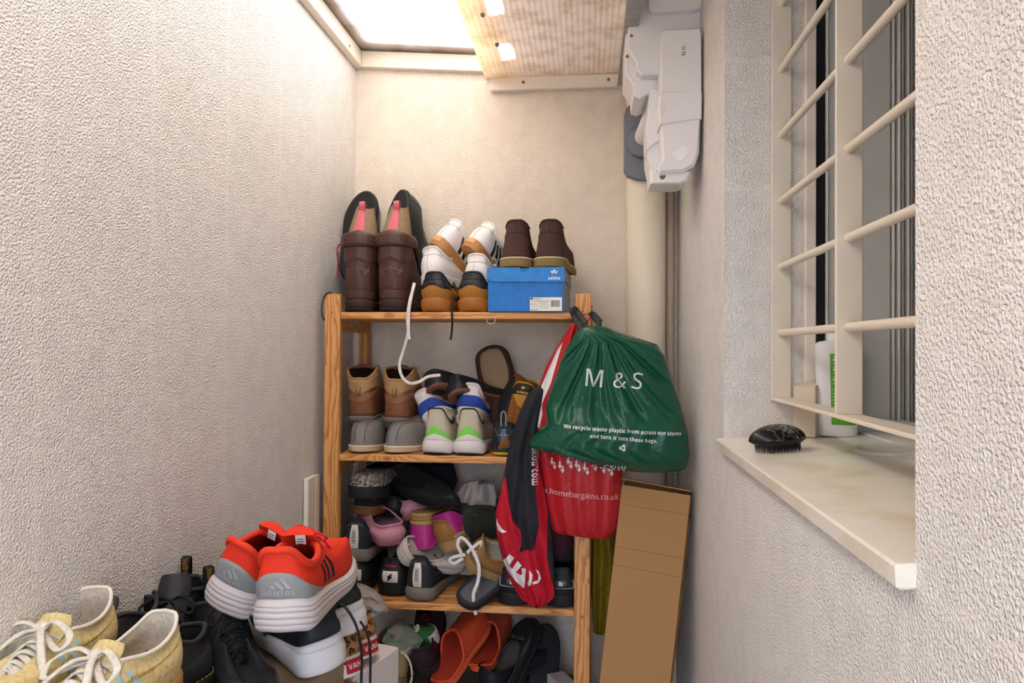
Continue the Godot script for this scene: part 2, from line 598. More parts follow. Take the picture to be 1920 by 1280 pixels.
func window() -> void:
	var y := EYE
	var paint := mat("e8dcc9", 0.5)
	# reveal: shutter guide, black brush slot, aluminium frame, grooved tracks, dark glass
	var w := Node3D.new()
	w.name = "window_1"
	add_child(w)
	w.set_meta("kind", "structure")
	var low := y - 0.17
	var high := y + 0.96
	var guide := obj("shutter_guide", span(Vector3(0.4075, low, OPEN_FAR), Vector3(0.428, high, OPEN_FAR + 0.022)), mat("ede2d2", 0.45), w)
	guide.name = "shutter_guide"
	obj("brush_seal", span(Vector3(0.428, low, OPEN_FAR), Vector3(0.446, high, OPEN_FAR + 0.014)), mat("16161a", 0.6), w)
	var grey := mat("dcdcd6", 0.35)
	var fr := Shape.new()
	fr.box(Vector3(0.505, (low + high) / 2, OPEN_FAR + 0.008), Vector3(0.118, high - low, 0.016), 0.002)
	fr.box(Vector3(0.4475, (low + high) / 2, OPEN_FAR + 0.012), Vector3(0.003, high - low, 0.024), 0.001)
	obj("frame", fr.mesh(false), grey, w)
	for k in 5:
		obj("track_rib", span(Vector3(0.566 + k * 0.008, low, OPEN_FAR), Vector3(0.571 + k * 0.008, high, OPEN_FAR + 0.02 + 0.006 * (k % 2))), grey, w)
	obj("track_back", span(Vector3(0.564, low, OPEN_FAR), Vector3(0.604, high, OPEN_FAR + 0.004)), grey, w)
	for k in 2:
		var xx := 0.535 + k * 0.04
		obj("bottom_rail", span(Vector3(xx, low + 0.02, OPEN_FAR + 0.02), Vector3(xx + 0.012, low + 0.045 - k * 0.004, OPEN_NEAR)), grey, w)
	obj("bottom_frame", span(Vector3(0.50, low - 0.01, OPEN_FAR), Vector3(0.62, low + 0.02, OPEN_NEAR)), grey, w)
	obj("glass_pane", span(Vector3(0.622, low, OPEN_FAR), Vector3(0.628, high, OPEN_NEAR)), mat(Color(0.08, 0.08, 0.09, 0.35), 0.05, "", 1.0, {"transparency": BaseMaterial3D.TRANSPARENCY_ALPHA}), w)
	# grille of flat bars threaded with round ones
	var gx := 0.3484
	var g := thing("window_grille", "cream painted iron window grille with round horizontal bars", "window grille", "", Vector3(gx, y - 0.096, -1.07))
	var o := g.position
	for z in [OPEN_FAR + 0.008, -1.0715, -0.7115]:
		obj("flat_bar", span(Vector3(gx, y - 0.091, z - 0.0028) - o, Vector3(gx + 0.037, y + 0.93, z + 0.0028) - o, 0.0012), paint, g)
	obj("bottom_bar", span(Vector3(gx - 0.001, y - 0.0965, OPEN_FAR + 0.004) - o, Vector3(gx + 0.037, y - 0.0905, OPEN_NEAR - 0.002) - o, 0.0014), paint, g)
	for k in 7:
		var s := Shape.new()
		var yy := y + 0.0325 + 0.1263 * k
		var pts := []
		for j in 13: pts.append(Vector3(gx + 0.0175, yy, lerpf(OPEN_FAR + 0.006, OPEN_NEAR - 0.002, j / 12.0)) - o)
		s.tube(pts, 0.0068, 14)
		obj("round_bar", s.mesh(), paint, g)

func sill_things() -> void:
	var y := EYE
	var marble := mat("efe6d6", 0.3)
	var n := FastNoiseLite.new()
	n.seed = 41
	n.frequency = 0.006
	n.fractal_octaves = 5
	n.domain_warp_enabled = true
	n.domain_warp_amplitude = 60.0
	var t := NoiseTexture2D.new()
	t.width = 512
	t.height = 512
	t.seamless = true
	t.noise = n
	var g := Gradient.new()
	g.offsets = PackedFloat32Array([0.0, 0.25, 0.45, 0.7, 1.0])
	g.colors = PackedColorArray([Color("dccdb0"), Color("e6dcc6"), Color("ece5d6"), Color("efe9dc"), Color("f1ece2")])
	t.color_ramp = g
	marble.albedo_color = Color.WHITE
	marble.albedo_texture = t
	marble.uv1_triplanar = true
	marble.uv1_world_triplanar = true
	marble.uv1_scale = Vector3.ONE * 3.0
	var s := Shape.new()
	var tip := RIGHT - 0.016
	var slope := 0.072
	# chamfered slab that falls a little to the outside
	var turn := Basis(Vector3.BACK, slope)
	s.box(Vector3(tip, y - 0.172, (OPEN_FAR + OPEN_NEAR) / 2) + turn * Vector3(0.165, -0.0105, 0), Vector3(0.33, 0.021, OPEN_NEAR - OPEN_FAR + 0.004), 0.0025, turn)
	struct("window_sill", s.mesh(), marble)
	var lvl := func(x): return y - 0.172 + (x - tip) * tan(slope)
	# detangling brush
	var at := PY(1459, 845, y - 0.167)
	at.y = lvl.call(at.x) + 0.0006
	var b := thing("hair_brush", "black oval hair brush lying on the marble window sill", "hair brush", "", at)
	b.rotation = Vector3(0, deg_to_rad(14), slope)
	var dome := Shape.new()
	var r := []
	for k in 11:
		var a := PI / 2 * k / 10.0
		var ring := PackedVector3Array()
		for j in 36:
			var th := TAU * j / 36
			var sc := cos(a)
			ring.append(Vector3(cos(th) * 0.047 * maxf(sc, 0.001) * (1 + 0.04 * cos(2 * th)), 0.018 + 0.026 * sin(a), sin(th) * 0.031 * maxf(sc, 0.001)))
		r.append(ring)
	var under := PackedVector3Array()
	for j in 36:
		var th := TAU * j / 36
		under.append(Vector3(cos(th) * 0.041, 0.0125, sin(th) * 0.026))
	r.push_front(under)
	dome.rows(r, true, true, false)
	obj("body", dome.mesh(), mat("141416", 0.22), b)
	var teeth := Shape.new()
	for i in 13:
		for k in 6:
			var p := Vector3((i - 6) * 0.0062, 0, (k - 2.5) * 0.0085)
			if (p.x / 0.042) ** 2 + (p.z / 0.027) ** 2 < 1.0:
				teeth.lathe([Vector2(0.0006, 0.0), Vector2(0.0013, 0.0135)], Transform3D(Basis.IDENTITY, p), 6)
	tag(obj("bristles", teeth.mesh(), mat("1a1a1c", 0.4), b), "", "", "", "stuff")
	rng.seed = 7
	var hair := Shape.new()
	for k in 26:
		var pts := []
		var a0 := rng.randf_range(0, TAU)
		var c := Vector2(rng.randf_range(-0.018, 0.024), rng.randf_range(0.004, 0.022))
		for j in 7:
			var q := c + Vector2(cos(a0 + j * rng.randf_range(0.3, 0.8)), sin(a0 + j * 0.5)) * rng.randf_range(0.006, 0.016)
			var e := 1.0 - (q.x / 0.048) ** 2 - (q.y / 0.032) ** 2
			pts.append(Vector3(q.x, 0.0185 + 0.026 * sqrt(maxf(e, 0.02)), q.y))
		hair.tube(spline(pts, 14), 0.00013, 4)
	obj("loose_hair", hair.mesh(), mat("b9b4ad", 0.5), b)
	# small open carton
	var ca := P(1512, 826, 1.395)
	ca.x = 0.405
	ca.y = lvl.call(0.40) + 0.002
	var c := thing("carton", "small beige cardboard carton standing on the sill behind the brush", "carton", "", ca)
	c.rotation = Vector3(0, deg_to_rad(-35), 0)
	var card := mat("d9c8b2", 0.8)
	var cs := Shape.new()
	cs.box(Vector3(0, 0.046, 0.0175), Vector3(0.038, 0.092, 0.0012), 0.0004)
	cs.box(Vector3(0, 0.046, -0.0175), Vector3(0.038, 0.092, 0.0012), 0.0004)
	cs.box(Vector3(0.019, 0.046, 0), Vector3(0.0012, 0.092, 0.036), 0.0004)
	cs.box(Vector3(-0.019, 0.046, 0), Vector3(0.0012, 0.092, 0.036), 0.0004)
	cs.box(Vector3(0, 0.0008, 0), Vector3(0.038, 0.0012, 0.036), 0.0004)
	obj("body", cs.mesh(false), card, c)
	obj("flap", bx(Vector3(0, 0.0, 0), Vector3(0.037, 0.001, 0.033), 0.0004), card, c).transform = Transform3D(Basis(Vector3.RIGHT, 0.16), Vector3(0, 0.095, 0))
	# white bottle with a green label
	var bo := Vector3(0.455, lvl.call(0.455) + 0.0006, -1.385)
	var bt := thing("bottle", "white plastic bottle with green label standing behind the grille", "bottle", "", bo)
	bt.rotation.y = deg_to_rad(-14)
	bt.scale = Vector3.ONE * 1.07
	var sq := func(rx, rz, yy):
		var ring := PackedVector3Array()
		for j in 40:
			var th := TAU * j / 40
			var cx := cos(th)
			var sz := sin(th)
			ring.append(Vector3(signf(cx) * pow(absf(cx), 0.75) * rx, yy, signf(sz) * pow(absf(sz), 0.75) * rz))
		return ring
	var bs := Shape.new()
	bs.rows([sq.call(0.028, 0.018, 0.0), sq.call(0.031, 0.0205, 0.003), sq.call(0.031, 0.0205, 0.012), sq.call(0.034, 0.0215, 0.075), sq.call(0.037, 0.023, 0.148), sq.call(0.036, 0.022, 0.157), sq.call(0.03, 0.018, 0.161), sq.call(0.016, 0.015, 0.163)], true, true, true)
	obj("body", bs.mesh(), mat("e9e8e6", 0.35), bt)
	var cap := Shape.new()
	cap.lathe([Vector2(0.0175, 0.163), Vector2(0.0175, 0.186), Vector2(0.016, 0.188)], Transform3D(), 24)
	obj("cap", cap.mesh(), mat("efeeec", 0.4), bt)
	var face := func(p: Vector2) -> Vector3:
		var rx := lerpf(0.031, 0.037, clampf((p.y - 0.012) / 0.136, 0, 1))
		var rz := lerpf(0.0205, 0.023, clampf((p.y - 0.012) / 0.136, 0, 1))
		var cx := clampf(absf(p.x) / rx, 0, 0.999)
		var sz := pow(1.0 - pow(cx, 1.0 / 0.375), 0.375)
		return Vector3(p.x, p.y, rz * sz + 0.0004)
	obj("label", filled([Vector2(-0.011, 0.02), Vector2(0.03, 0.02), Vector2(0.032, 0.14), Vector2(-0.014, 0.14)], face, 0.006), mat("5da82c", 0.45), bt, "green paper label")
	var up := func(p: Vector2) -> Vector3: return face.call(p) + Vector3(0, 0, 0.0004)
	var lines := Shape.new()
	for k in 17:
		var yy := 0.134 - k * 0.0056
		if k == 9: continue
		var wide := 0.016 if k in [1, 4, 7] else 0.0028
		for j in (1 if k in [1, 4, 7] else 5):
			var x0 := -0.009 + j * 0.0042
			lines.flat_quad(up.call(Vector2(x0, yy)), up.call(Vector2(x0 + wide, yy)), up.call(Vector2(x0 + wide, yy + (0.0032 if wide > 0.01 else 0.0011))), up.call(Vector2(x0, yy + (0.0032 if wide > 0.01 else 0.0011))))
	obj("print", lines.mesh(false), mat("e8f2dd", 0.5), bt)
	obj("hazard_mark", filled([Vector2(-0.006, 0.049), Vector2(0.0, 0.043), Vector2(0.006, 0.049), Vector2(0.0, 0.055)], up), mat("f0efe8", 0.5), bt)
	# clear plastic lid
	var l := PY(1663, 855, y - 0.16)
	l = Vector3(0.46, lvl.call(0.46) + 0.0008, -1.17)
	var lid := Shape.new()
	lid.lathe([Vector2(0.001, 0.004), Vector2(0.042, 0.004), Vector2(0.044, 0.0065), Vector2(0.047, 0.0065), Vector2(0.049, 0.001), Vector2(0.0505, 0.001), Vector2(0.0485, 0.0075), Vector2(0.043, 0.0078), Vector2(0.0412, 0.0052), Vector2(0.001, 0.0052)], Transform3D(), 40, false)
	var lo := obj("clear_dish", lid.mesh(), mat(Color(0.95, 0.95, 0.93, 0.16), 0.12, "", 1.0, {"transparency": BaseMaterial3D.TRANSPARENCY_ALPHA}))
	lo.position = l
	lo.rotation.z = slope
	tag(lo, "round clear plastic dish lying on the sill by the window", "dish")

# outline in the photograph's pixels at a distance, with depth behind it
func px_prism(poly: Array, z: float, depth: float, bevel := 0.002) -> ArrayMesh:
	var pts := []
	for p in poly: pts.append(P(p[0], p[1], z))
	var s := Shape.new()
	s.prism(pts, Vector3(0, 0, -depth), bevel)
	return s.mesh(false)

func pipes() -> void:
	var cream := mat("e9dcc4", 0.45)
	var down := Shape.new()
	var pts := []
	for k in 13: pts.append(Vector3(0.165, 0.06 + k * 0.2, BACK + 0.062))
	down.tube(pts, 0.0565, 32)
	tag(obj("downpipe", down.mesh(), cream), "thick cream plastic downpipe in the back right corner", "pipe")
	var thin := Shape.new()
	pts = []
	for k in 13: pts.append(Vector3(0.2375, 0.03 + k * 0.2, BACK + 0.02))
	thin.tube(pts, 0.0135, 16)
	tag(obj("conduit", thin.mesh(), mat("cdb79c", 0.5)), "thin beige conduit running between thick downpipe and right wall", "pipe")
	# white cover of the air conditioner lines, high on the right wall
	var white := mat("e6e2e0", 0.4)
	var z := 1.74
	var box := thing("line_cover_box", "large white plastic duct box under the roof beside right wall", "duct box", "", Vector3(0.2, EYE + 0.65, -z))
	var o := box.position
	var add := func(called, poly, zz, depth, bevel, m, parent):
		var q := obj(called, px_prism(poly, zz, depth, bevel), m, parent)
		q.position = -parent.position
		return q
	add.call("back_shell", [[1176, -40], [1312, -40], [1316, 145], [1300, 158], [1240, 165], [1200, 184], [1189, 180], [1187, 160], [1172, 138], [1173, 70]], z + 0.035, 0.14, 0.004, white, box)
	add.call("front_cover", [[1182, -40], [1313, -40], [1316, 20], [1314, 136], [1262, 138], [1204, 140], [1194, 132], [1193, 118], [1176, 92]], z, 0.04, 0.005, white, box)
	add.call("raised_panel", [[1216, -40], [1318, -40], [1318, 12], [1300, 18], [1222, 22], [1214, 14]], z - 0.022, 0.025, 0.004, white, box)
	for q in [[1184, 67], [1176, 106]]:
		var s := Shape.new()
		s.lathe([Vector2(0.0001, 0.0012), Vector2(0.0025, 0.001), Vector2(0.004, 0.0)], Transform3D(Basis(Vector3.RIGHT, PI / 2), P(q[0], q[1], z - 0.0005) - o), 10)
		obj("screw", s.mesh(), mat("6d6864", 0.5), box)
	var du := thing("duct_elbow", "white jointed plastic duct elbow hanging below the white box", "duct", "", Vector3(0.23, EYE + 0.45, -z))
	add.call("upper_channel", [[1240, 62], [1246, 55], [1313, 52], [1316, 60], [1316, 180], [1239, 182], [1238, 120]], z - 0.045, 0.075, 0.004, white, du)
	add.call("coupling", [[1236, 178], [1240, 172], [1316, 171], [1317, 175], [1316, 222], [1237, 234], [1235, 200]], z - 0.05, 0.085, 0.003, white, du)
	add.call("bend", [[1239, 222], [1314, 220], [1312, 285], [1303, 310], [1282, 322], [1236, 324], [1232, 316], [1241, 300]], z - 0.045, 0.09, 0.007, white, du)
	add.call("side_channel", [[1217, 166], [1224, 162], [1240, 163], [1240, 340], [1222, 336], [1214, 300], [1212, 240], [1216, 200]], z + 0.03, 0.1, 0.006, white, du)
	add.call("clip", [[1213, 222], [1240, 216], [1240, 262], [1228, 268], [1213, 282]], z + 0.022, 0.1, 0.003, white, du)
	add.call("end_cap", [[1218, 318], [1230, 322], [1297, 320], [1289, 338], [1276, 344], [1220, 344]], z - 0.03, 0.09, 0.006, white, du)
	add.call("hole", [[1236, 329], [1248, 328], [1248, 332], [1244, 336], [1239, 336]], z - 0.0305, 0.01, 0.0005, mat("6f6252", 0.7), du)
	add.call("moulded_mark", [[1260, 288], [1281, 271], [1296, 285], [1275, 304]], z - 0.0462, 0.003, 0.0008, mat("efebe9", 0.4), du)
	for k in 3:
		add.call("rib", [[1236 + k, 196 + k * 9], [1244 + k, 186 + k * 9], [1246 + k, 188 + k * 9], [1238 + k, 199 + k * 9]], z - 0.052, 0.004, 0.0006, white, du)
	var marks := lettering("N-O-.", 0.011, func(p: Vector2): return P(1282, 92, z - 0.046) - du.position + Vector3(p.y * -1.0, p.x, 0) * 0.8)
	obj("print", marks, mat("4e4a48", 0.6), du)
	# grey wall collar round the slanting pipe stub
	var co := thing("wall_collar", "dark grey rubber collar plate round a pipe in front of the downpipe", "pipe collar", "", P(1195, 270, 2.06))
	var plate := []
	for q in [[1170, 215], [1174, 202], [1184, 193], [1200, 190], [1226, 190], [1236, 200], [1240, 330], [1228, 338], [1196, 336], [1176, 330], [1170, 320]]: plate.append(q)
	add.call("plate", plate, 2.05, 0.022, 0.003, mat("7e8287", 0.6), co)
	var ring := Shape.new()
	ring.lathe([Vector2(0.036, -0.02), Vector2(0.042, -0.005), Vector2(0.042, 0.012), Vector2(0.037, 0.016), Vector2(0.03, 0.016)], Transform3D(Basis(Vector3.RIGHT, PI / 2) * Basis(Vector3.FORWARD, -0.25), P(1204, 268, 2.04) - co.position), 28)
	obj("lip", ring.mesh(), mat("75797e", 0.6), co)
	var stub := Shape.new()
	var a := P(1206, 262, 2.05)
	var b := P(1232, 200, 1.86)
	stub.tube([a, a.lerp(b, 0.3), a.lerp(b, 0.7), b, b + Vector3(0.03, 0.03, 0.03)], [0.027, 0.027, 0.027, 0.026, 0.02], 24)
	var so := obj("pipe_stub", stub.mesh(), white, co)
	so.position = -co.position

# ---------------------------------------------------------------- the rack
func rack() -> void:
	var r := thing("shoe_rack", "pine shoe rack with four board shelves against back wall", "shelf rack", "", Vector3(-0.345, 0, FRONT - 0.13))
	var o := r.position
	var posts := [[-0.698, -0.655, FRONT, 0.022], [-0.033, 0.007, FRONT, 0.022], [-0.69, -0.662, BACK + 0.055, 0.03], [-0.028, 0.012, BACK + 0.055, 0.03]]
	for p in posts:
		obj("post", span(Vector3(p[0], 0.002, p[2] - p[3]) - o, Vector3(p[1], EYE + (0.142 if p[2] > -2.0 else 0.128), p[2]) - o, 0.0025), wood(true), r)
	for y in SHELVES:
		var sh := Node3D.new()
		sh.name = "shelf"
		r.add_child(sh, true)
		var z0 := FRONT - 0.001
		for k in 4:
			var za: float = z0 - k * 0.064
			var x0 := -0.6545 if k == 0 else -0.66
			var x1 := -0.0335 if k == 0 else -0.03
			obj("plank", span(Vector3(x0, y - 0.0185, za - 0.058) - o, Vector3(x1, y, za) - o, 0.0022), wood(false), sh)
	for y in SHELVES:
		for x in [-0.6755, -0.0135]:
			obj("rail", span(Vector3(x - 0.009, y - 0.05, FRONT - 0.024) - o, Vector3(x + 0.009, y - 0.019, BACK + 0.056) - o, 0.002), wood(false), r)
	for q in [[622, 585, 0.0028], [1093, 583, 0.0025], [1094, 1011, 0.0025], [1092, 1156, 0.0034]]:
		var s := Shape.new()
		s.lathe([Vector2(0.0001, 0.0002), Vector2(q[2], 0.0006), Vector2(q[2] * 1.2, 0.0)], Transform3D(Basis(Vector3.RIGHT, PI / 2), P(q[0], q[1], -FRONT) - o), 12)
		obj("screw_head", s.mesh(), mat("8a6a42", 0.5), r)
	# brown loop of cord over the left post and clear ring under the shelf
	var cord := Shape.new()
	cord.tube(spline([P(622, 548, 1.87), P(612, 550, 1.862), P(606, 562, 1.859), P(603, 580, 1.859), P(606, 597, 1.861), P(611, 600, 1.87)], 24), 0.0022, 8)
	tag(obj("brown_cord", cord.mesh(), mat("4a3226", 0.8)), "brown cord looped over the top of left rack post", "cord")
	var hook := Shape.new()
	hook.tube(spline([P(912, 598, 1.858), P(914, 604, 1.857), P(920, 607, 1.857), P(927, 604, 1.857), P(928, 597, 1.858)], 18), 0.0009, 6)
	tag(obj("clear_ring", hook.mesh(), mat("d8d2cc", 0.2)), "small clear plastic ring under front edge of top shelf", "ring")

# ---------------------------------------------------------------- shoes
# A shoe is laid out with its heel at z = 0, its toe at z = long, its sole on y = 0. "round" runs -1..1 about it: 0 at the heel, +-1 at the toe; "rise" 0..1 from sole to collar.
class Shoe:
	var root: Node3D
	var main
	var long := 0.28
	var ball := 0.05          # half widths
	var waist := 0.04
	var heel := 0.035
	var toe_cut := 0.3        # share of the length that rounds off at the toe
	var toe_pow := 2.2
	var bend := 0.006         # inward swing of the toe
	var foot := 1.0           # +1 right, -1 left
	var thick := 0.025        # sole at heel and at ball
	var thin := 0.018
	var spring := 0.008
	var lift := 0.0           # heel lifted (high heels)
	var inset := 0.003
	var toebox := 0.042
	var e1 := 0.16
	var ramp := 1.25
	var bulge := 0.06
	var collar: Array = []    # (share of length, half width, height)
	func width(s: float) -> float:
		var w: float
		if s < 0.4: w = lerpf(heel, waist, smoothstep(0.0, 0.4, s))
		else: w = lerpf(waist, ball, smoothstep(0.4, 0.68, s))
		if s < 0.14: w *= sqrt(maxf(0.0, 1.0 - pow(1.0 - s / 0.14, 2.4)))
		if s > 1.0 - toe_cut: w *= pow(maxf(0.0, 1.0 - pow((s - 1.0 + toe_cut) / toe_cut, toe_pow)), 0.5)
		return w
	func swing(s: float) -> float:
		return -foot * bend * smoothstep(0.35, 1.0, s) + foot * bend * 0.4
	func sole_top(s: float) -> float:
		return lerpf(thick, thin, smoothstep(0.12, 0.68, s)) + sole_low(s)
	func sole_low(s: float) -> float:
		return spring * pow(smoothstep(0.62, 1.0, s), 1.5) + lift * (1.0 - smoothstep(0.2, 0.6, s)) * 0.0 + spring * 0.4 * pow(1.0 - smoothstep(0.0, 0.12, s), 2.0)
	func norm(r: float) -> float:
		return wrapf(r + 1.0, 0.0, 2.0) - 1.0
	func edge(r: float, out := 0.0) -> Vector3:      # point of the sole's outline
		r = norm(r)
		var q := absf(r)
		var s := (1.0 - cos(PI * q)) / 2.0
		var sg := 1.0 if r >= 0 else -1.0
		var p := Vector3(sg * width(s) + swing(s), 0, s * long)
		if out != 0.0:
			var d := 0.004
			var sa := (1.0 - cos(PI * maxf(q - d, 0.0))) / 2.0
			var sb := (1.0 - cos(PI * minf(q + d, 1.0))) / 2.0
			var t := Vector2(width(sb) - width(sa), (sb - sa) * long)
			var n := Vector2(t.y, -t.x).normalized() if t.length() > 1e-6 else Vector2(0, 1 if q > 0.5 else -1)
			if q < 0.003: n = Vector2(0, -1)
			if q > 0.997: n = Vector2(0, 1)
			p += Vector3(sg * n.x, 0, n.y) * out
		return p
	func rim(q: float) -> Vector3:                    # point of the collar on the right side
		var n := collar.size() - 1
		var f := clampf(q, 0.0, 1.0) * n
		var k := mini(int(f), n - 1)
		var t := f - k
		var a: Vector3 = collar[maxi(k - 1, 0)]
		var b: Vector3 = collar[k]
		var c: Vector3 = collar[k + 1]
		var d: Vector3 = collar[mini(k + 2, n)]
		var p := b.cubic_interpolate(c, a, d, t)
		if k == 0: p.x = lerpf(b.x, c.x, t)
		return Vector3(maxf(p.y, 0.0), p.z, p.x * long)
	func up(r: float, t: float) -> Vector3:
		r = norm(r)
		var q := absf(r)
		var sg := 1.0 if r >= 0 else -1.0
		var b := edge(r, -inset)
		var s := b.z / long
		b.y = sole_top(clampf(s, 0, 1))
		var c := rim(q)
		c.x = c.x * sg + swing(c.z / long)
		var k := smoothstep(0.40, 0.78, q)
		var high := c.y - b.y
		var tb := minf(toebox, high * 0.92)
		var e := t
		var y := high * t
		var te: float
		var ty: float
		if t < 0.5:
			var a := t / 0.5 * PI / 2
			te = e1 * (1.0 - cos(a))
			ty = tb * sin(a)
		else:
			var a := (t - 0.5) / 0.5
			te = e1 + (1.0 - e1) * a
			ty = tb + (high - tb) * pow(a, ramp)
		e = lerpf(e, te, k)
		y = lerpf(y, ty, k)
		var p := Vector3(lerpf(b.x, c.x, e), b.y + y, lerpf(b.z, c.z, e))
		var o := Vector3(sg * width(clampf(s, 0.02, 0.98)), 0, (p.z - clampf(p.z, 0.13 * long, 0.8 * long)))
		if o.length() > 1e-5: p += o.normalized() * bulge * heel * 2.0 * sin(PI * minf(1.0, t * 1.25)) * (1.0 - k)
		return p
	func normal(r: float, t: float) -> Vector3:
		var a := up(r + 0.01, t) - up(r - 0.01, t)
		var b := up(r, minf(t + 0.02, 1.0)) - up(r, maxf(t - 0.02, 0.0))
		var n := b.cross(a)
		var p := up(r, t)
		if n.dot(p - Vector3(0, 0.03, clampf(p.z, 0.12 * long, 0.7 * long))) < 0: n = -n
		return n.normalized() if n.length() > 1e-12 else Vector3.UP
	func on(r: float, t: float, off := 0.0) -> Vector3:
		return up(r, t) + normal(r, t) * off
	func add(called: String, s: Shape, m: Material, parent: Node3D = null, label := "", outward := true) -> MeshInstance3D:
		return main.obj(called, s.mesh(outward), m, parent if parent else root, label)
	func upper(m: Material, n := 72, rise := 16) -> MeshInstance3D:
		var r := []
		for k in rise + 1:
			var line := PackedVector3Array()
			for j in n: line.append(up(-1.0 + 2.0 * j / n, float(k) / rise))
			r.append(line)
		var s := Shape.new()
		s.rows(r, true)
		return add("upper", s, m)
	func lining(m: Material, m_insole: Material = null) -> void:
		var r := []
		var n := 56
		for k in 9:
			var t := 1.0 - k / 8.0
			var line := PackedVector3Array()
			for j in n:
				var rr := -1.0 + 2.0 * j / n
				var p := on(rr, t, -0.0035 if t < 0.99 else -0.0008)
				line.append(p)
			r.append(line)
		var s := Shape.new()
		s.rows(r, true)
		var o := add("lining", s, m)
		var f := Shape.new()
		var rows_ := []
		for k in 25:
			var q := k / 24.0
			var a := edge(q, -0.004)
			var b := edge(-q, -0.004)
			a.y = sole_top(clampf(a.z / long, 0, 1)) + 0.004
			b.y = a.y
			rows_.append(PackedVector3Array([a, a.lerp(b, 0.33) + Vector3(0, -0.001, 0), a.lerp(b, 0.67) + Vector3(0, -0.001, 0), b]))
		f.rows(rows_)
		add("insole", f, m_insole if m_insole else m, null, "", false)
	func collar_edge(m: Material, rad := 0.0025, called := "collar_binding", until := 1.0) -> void:
		var pts := []
		for j in 61:
			var r := lerpf(-until, until, j / 60.0)
			pts.append(up(r, 1.0))
		var s := Shape.new()
		s.tube(pts, rad, 8)
		add(called, s, m)
	# profile: (share of height, outward offset in metres) from the ground up
	func sole(m: Material, profile: Array, lo := 0.0, hi := 1.0, called := "sole", n := 72) -> MeshInstance3D:
		var r := []
		for p in profile:
			var line := PackedVector3Array()
			for j in n:
				var rr := -1.0 + 2.0 * j / n
				var v := edge(rr, p.y + 0.00001)
				var s := clampf(edge(rr).z / long, 0, 1)
				v.y = lerpf(sole_low(s), sole_top(s), lerpf(lo, hi, p.x))
				line.append(v)
			r.append(line)
		var sh := Shape.new()
		sh.rows(r, true)
		for which in [0, r.size() - 1]:
			var strip := []
			for k in n / 2 + 1:
				var a: Vector3 = r[which][k]
				var b: Vector3 = r[which][(n - k) % n]
				strip.append(PackedVector3Array([a, (a + b) / 2, b]) if which == 0 else PackedVector3Array([b, (a + b) / 2, a]))
			sh.rows(strip)
		return add(called, sh, m)
	# sheet laid on the upper between four corners given as (round, rise), its edges turned down
	func patch(called: String, m: Material, corners: Array, off := 0.0014, nu := 14, nv := 6, parent: Node3D = null, label := "") -> MeshInstance3D:
		var r := []
		for k in nv + 1:
			var line := PackedVector3Array()
			for j in nu + 1:
				var u := float(j) / nu
				var w := float(k) / nv
				var c: Vector2 = corners[0].lerp(corners[1], u).lerp(corners[3].lerp(corners[2], u), w)
				var side := j == 0 or k == 0 or j == nu or k == nv
				line.append(on(c.x, c.y, 0.0002 if side else off))
			r.append(line)
		var s := Shape.new()
		s.rows(r)
		return add(called, s, m, parent, label)
	# sheet between two curves low(round) and high(round)
	func band(called: String, m: Material, r0: float, r1: float, low: Callable, high: Callable, off := 0.0014, nu := 28, nv := 8, parent: Node3D = null, label := "") -> MeshInstance3D:
		var r := []
		for k in nv + 1:
			var line := PackedVector3Array()
			for j in nu + 1:
				var x := lerpf(r0, r1, float(j) / nu)
				var side := j == 0 or k == 0 or j == nu or k == nv
				line.append(on(x, clampf(lerpf(low.call(x), high.call(x), float(k) / nv), 0.0, 1.0), 0.0002 if side else off))
			r.append(line)
		var s := Shape.new()
		s.rows(r)
		return add(called, s, m, parent, label)
	func seam(called: String, m: Material, pts: Array, rad := 0.0007) -> void:
		var l := []
		for k in pts.size() - 1:
			for j in 6:
				var c: Vector2 = pts[k].lerp(pts[k + 1], j / 6.0)
				l.append(on(c.x, c.y, 0.0004))
		l.append(on(pts[-1].x, pts[-1].y, 0.0004))
		var s := Shape.new()
		s.tube(l, rad, 5)
		add(called, s, m)
	func tongue(m: Material, tip: Vector3, wide := 0.022, from := 0.62, thickness := 0.006) -> void:   # tip: middle of the upper end
		var a := Vector3(swing(from), 0, from * long)
		a.y = rim(1.0).y - 0.004
		var mid := Vector3(0, lerpf(a.y, tip.y, 0.45) - 0.002, lerpf(a.z, tip.z, 0.52))
		var r := []
		for k in 13:
			var t := k / 12.0
			var c := a.lerp(mid, t).lerp(mid.lerp(tip, t), t)
			var d := (mid - a).lerp(tip - mid, t).normalized()
			var up_ := d.cross(Vector3.RIGHT).normalized()
			if up_.y < 0: up_ = -up_
			var w := wide * lerpf(0.75, 1.0, t) * (1.0 if k < 11 else (0.94 if k == 11 else 0.8))
			var ring := PackedVector3Array()
			for j in 20:
				var th := TAU * j / 20
				var x := cos(th) * w
				ring.append(c + Vector3.RIGHT * x + up_ * (sin(th) * thickness * 0.5 - 0.35 * x * x / wide))
			r.append(ring)
		var s := Shape.new()
		s.rows(r, true, true, true)
		add("tongue", s, m)
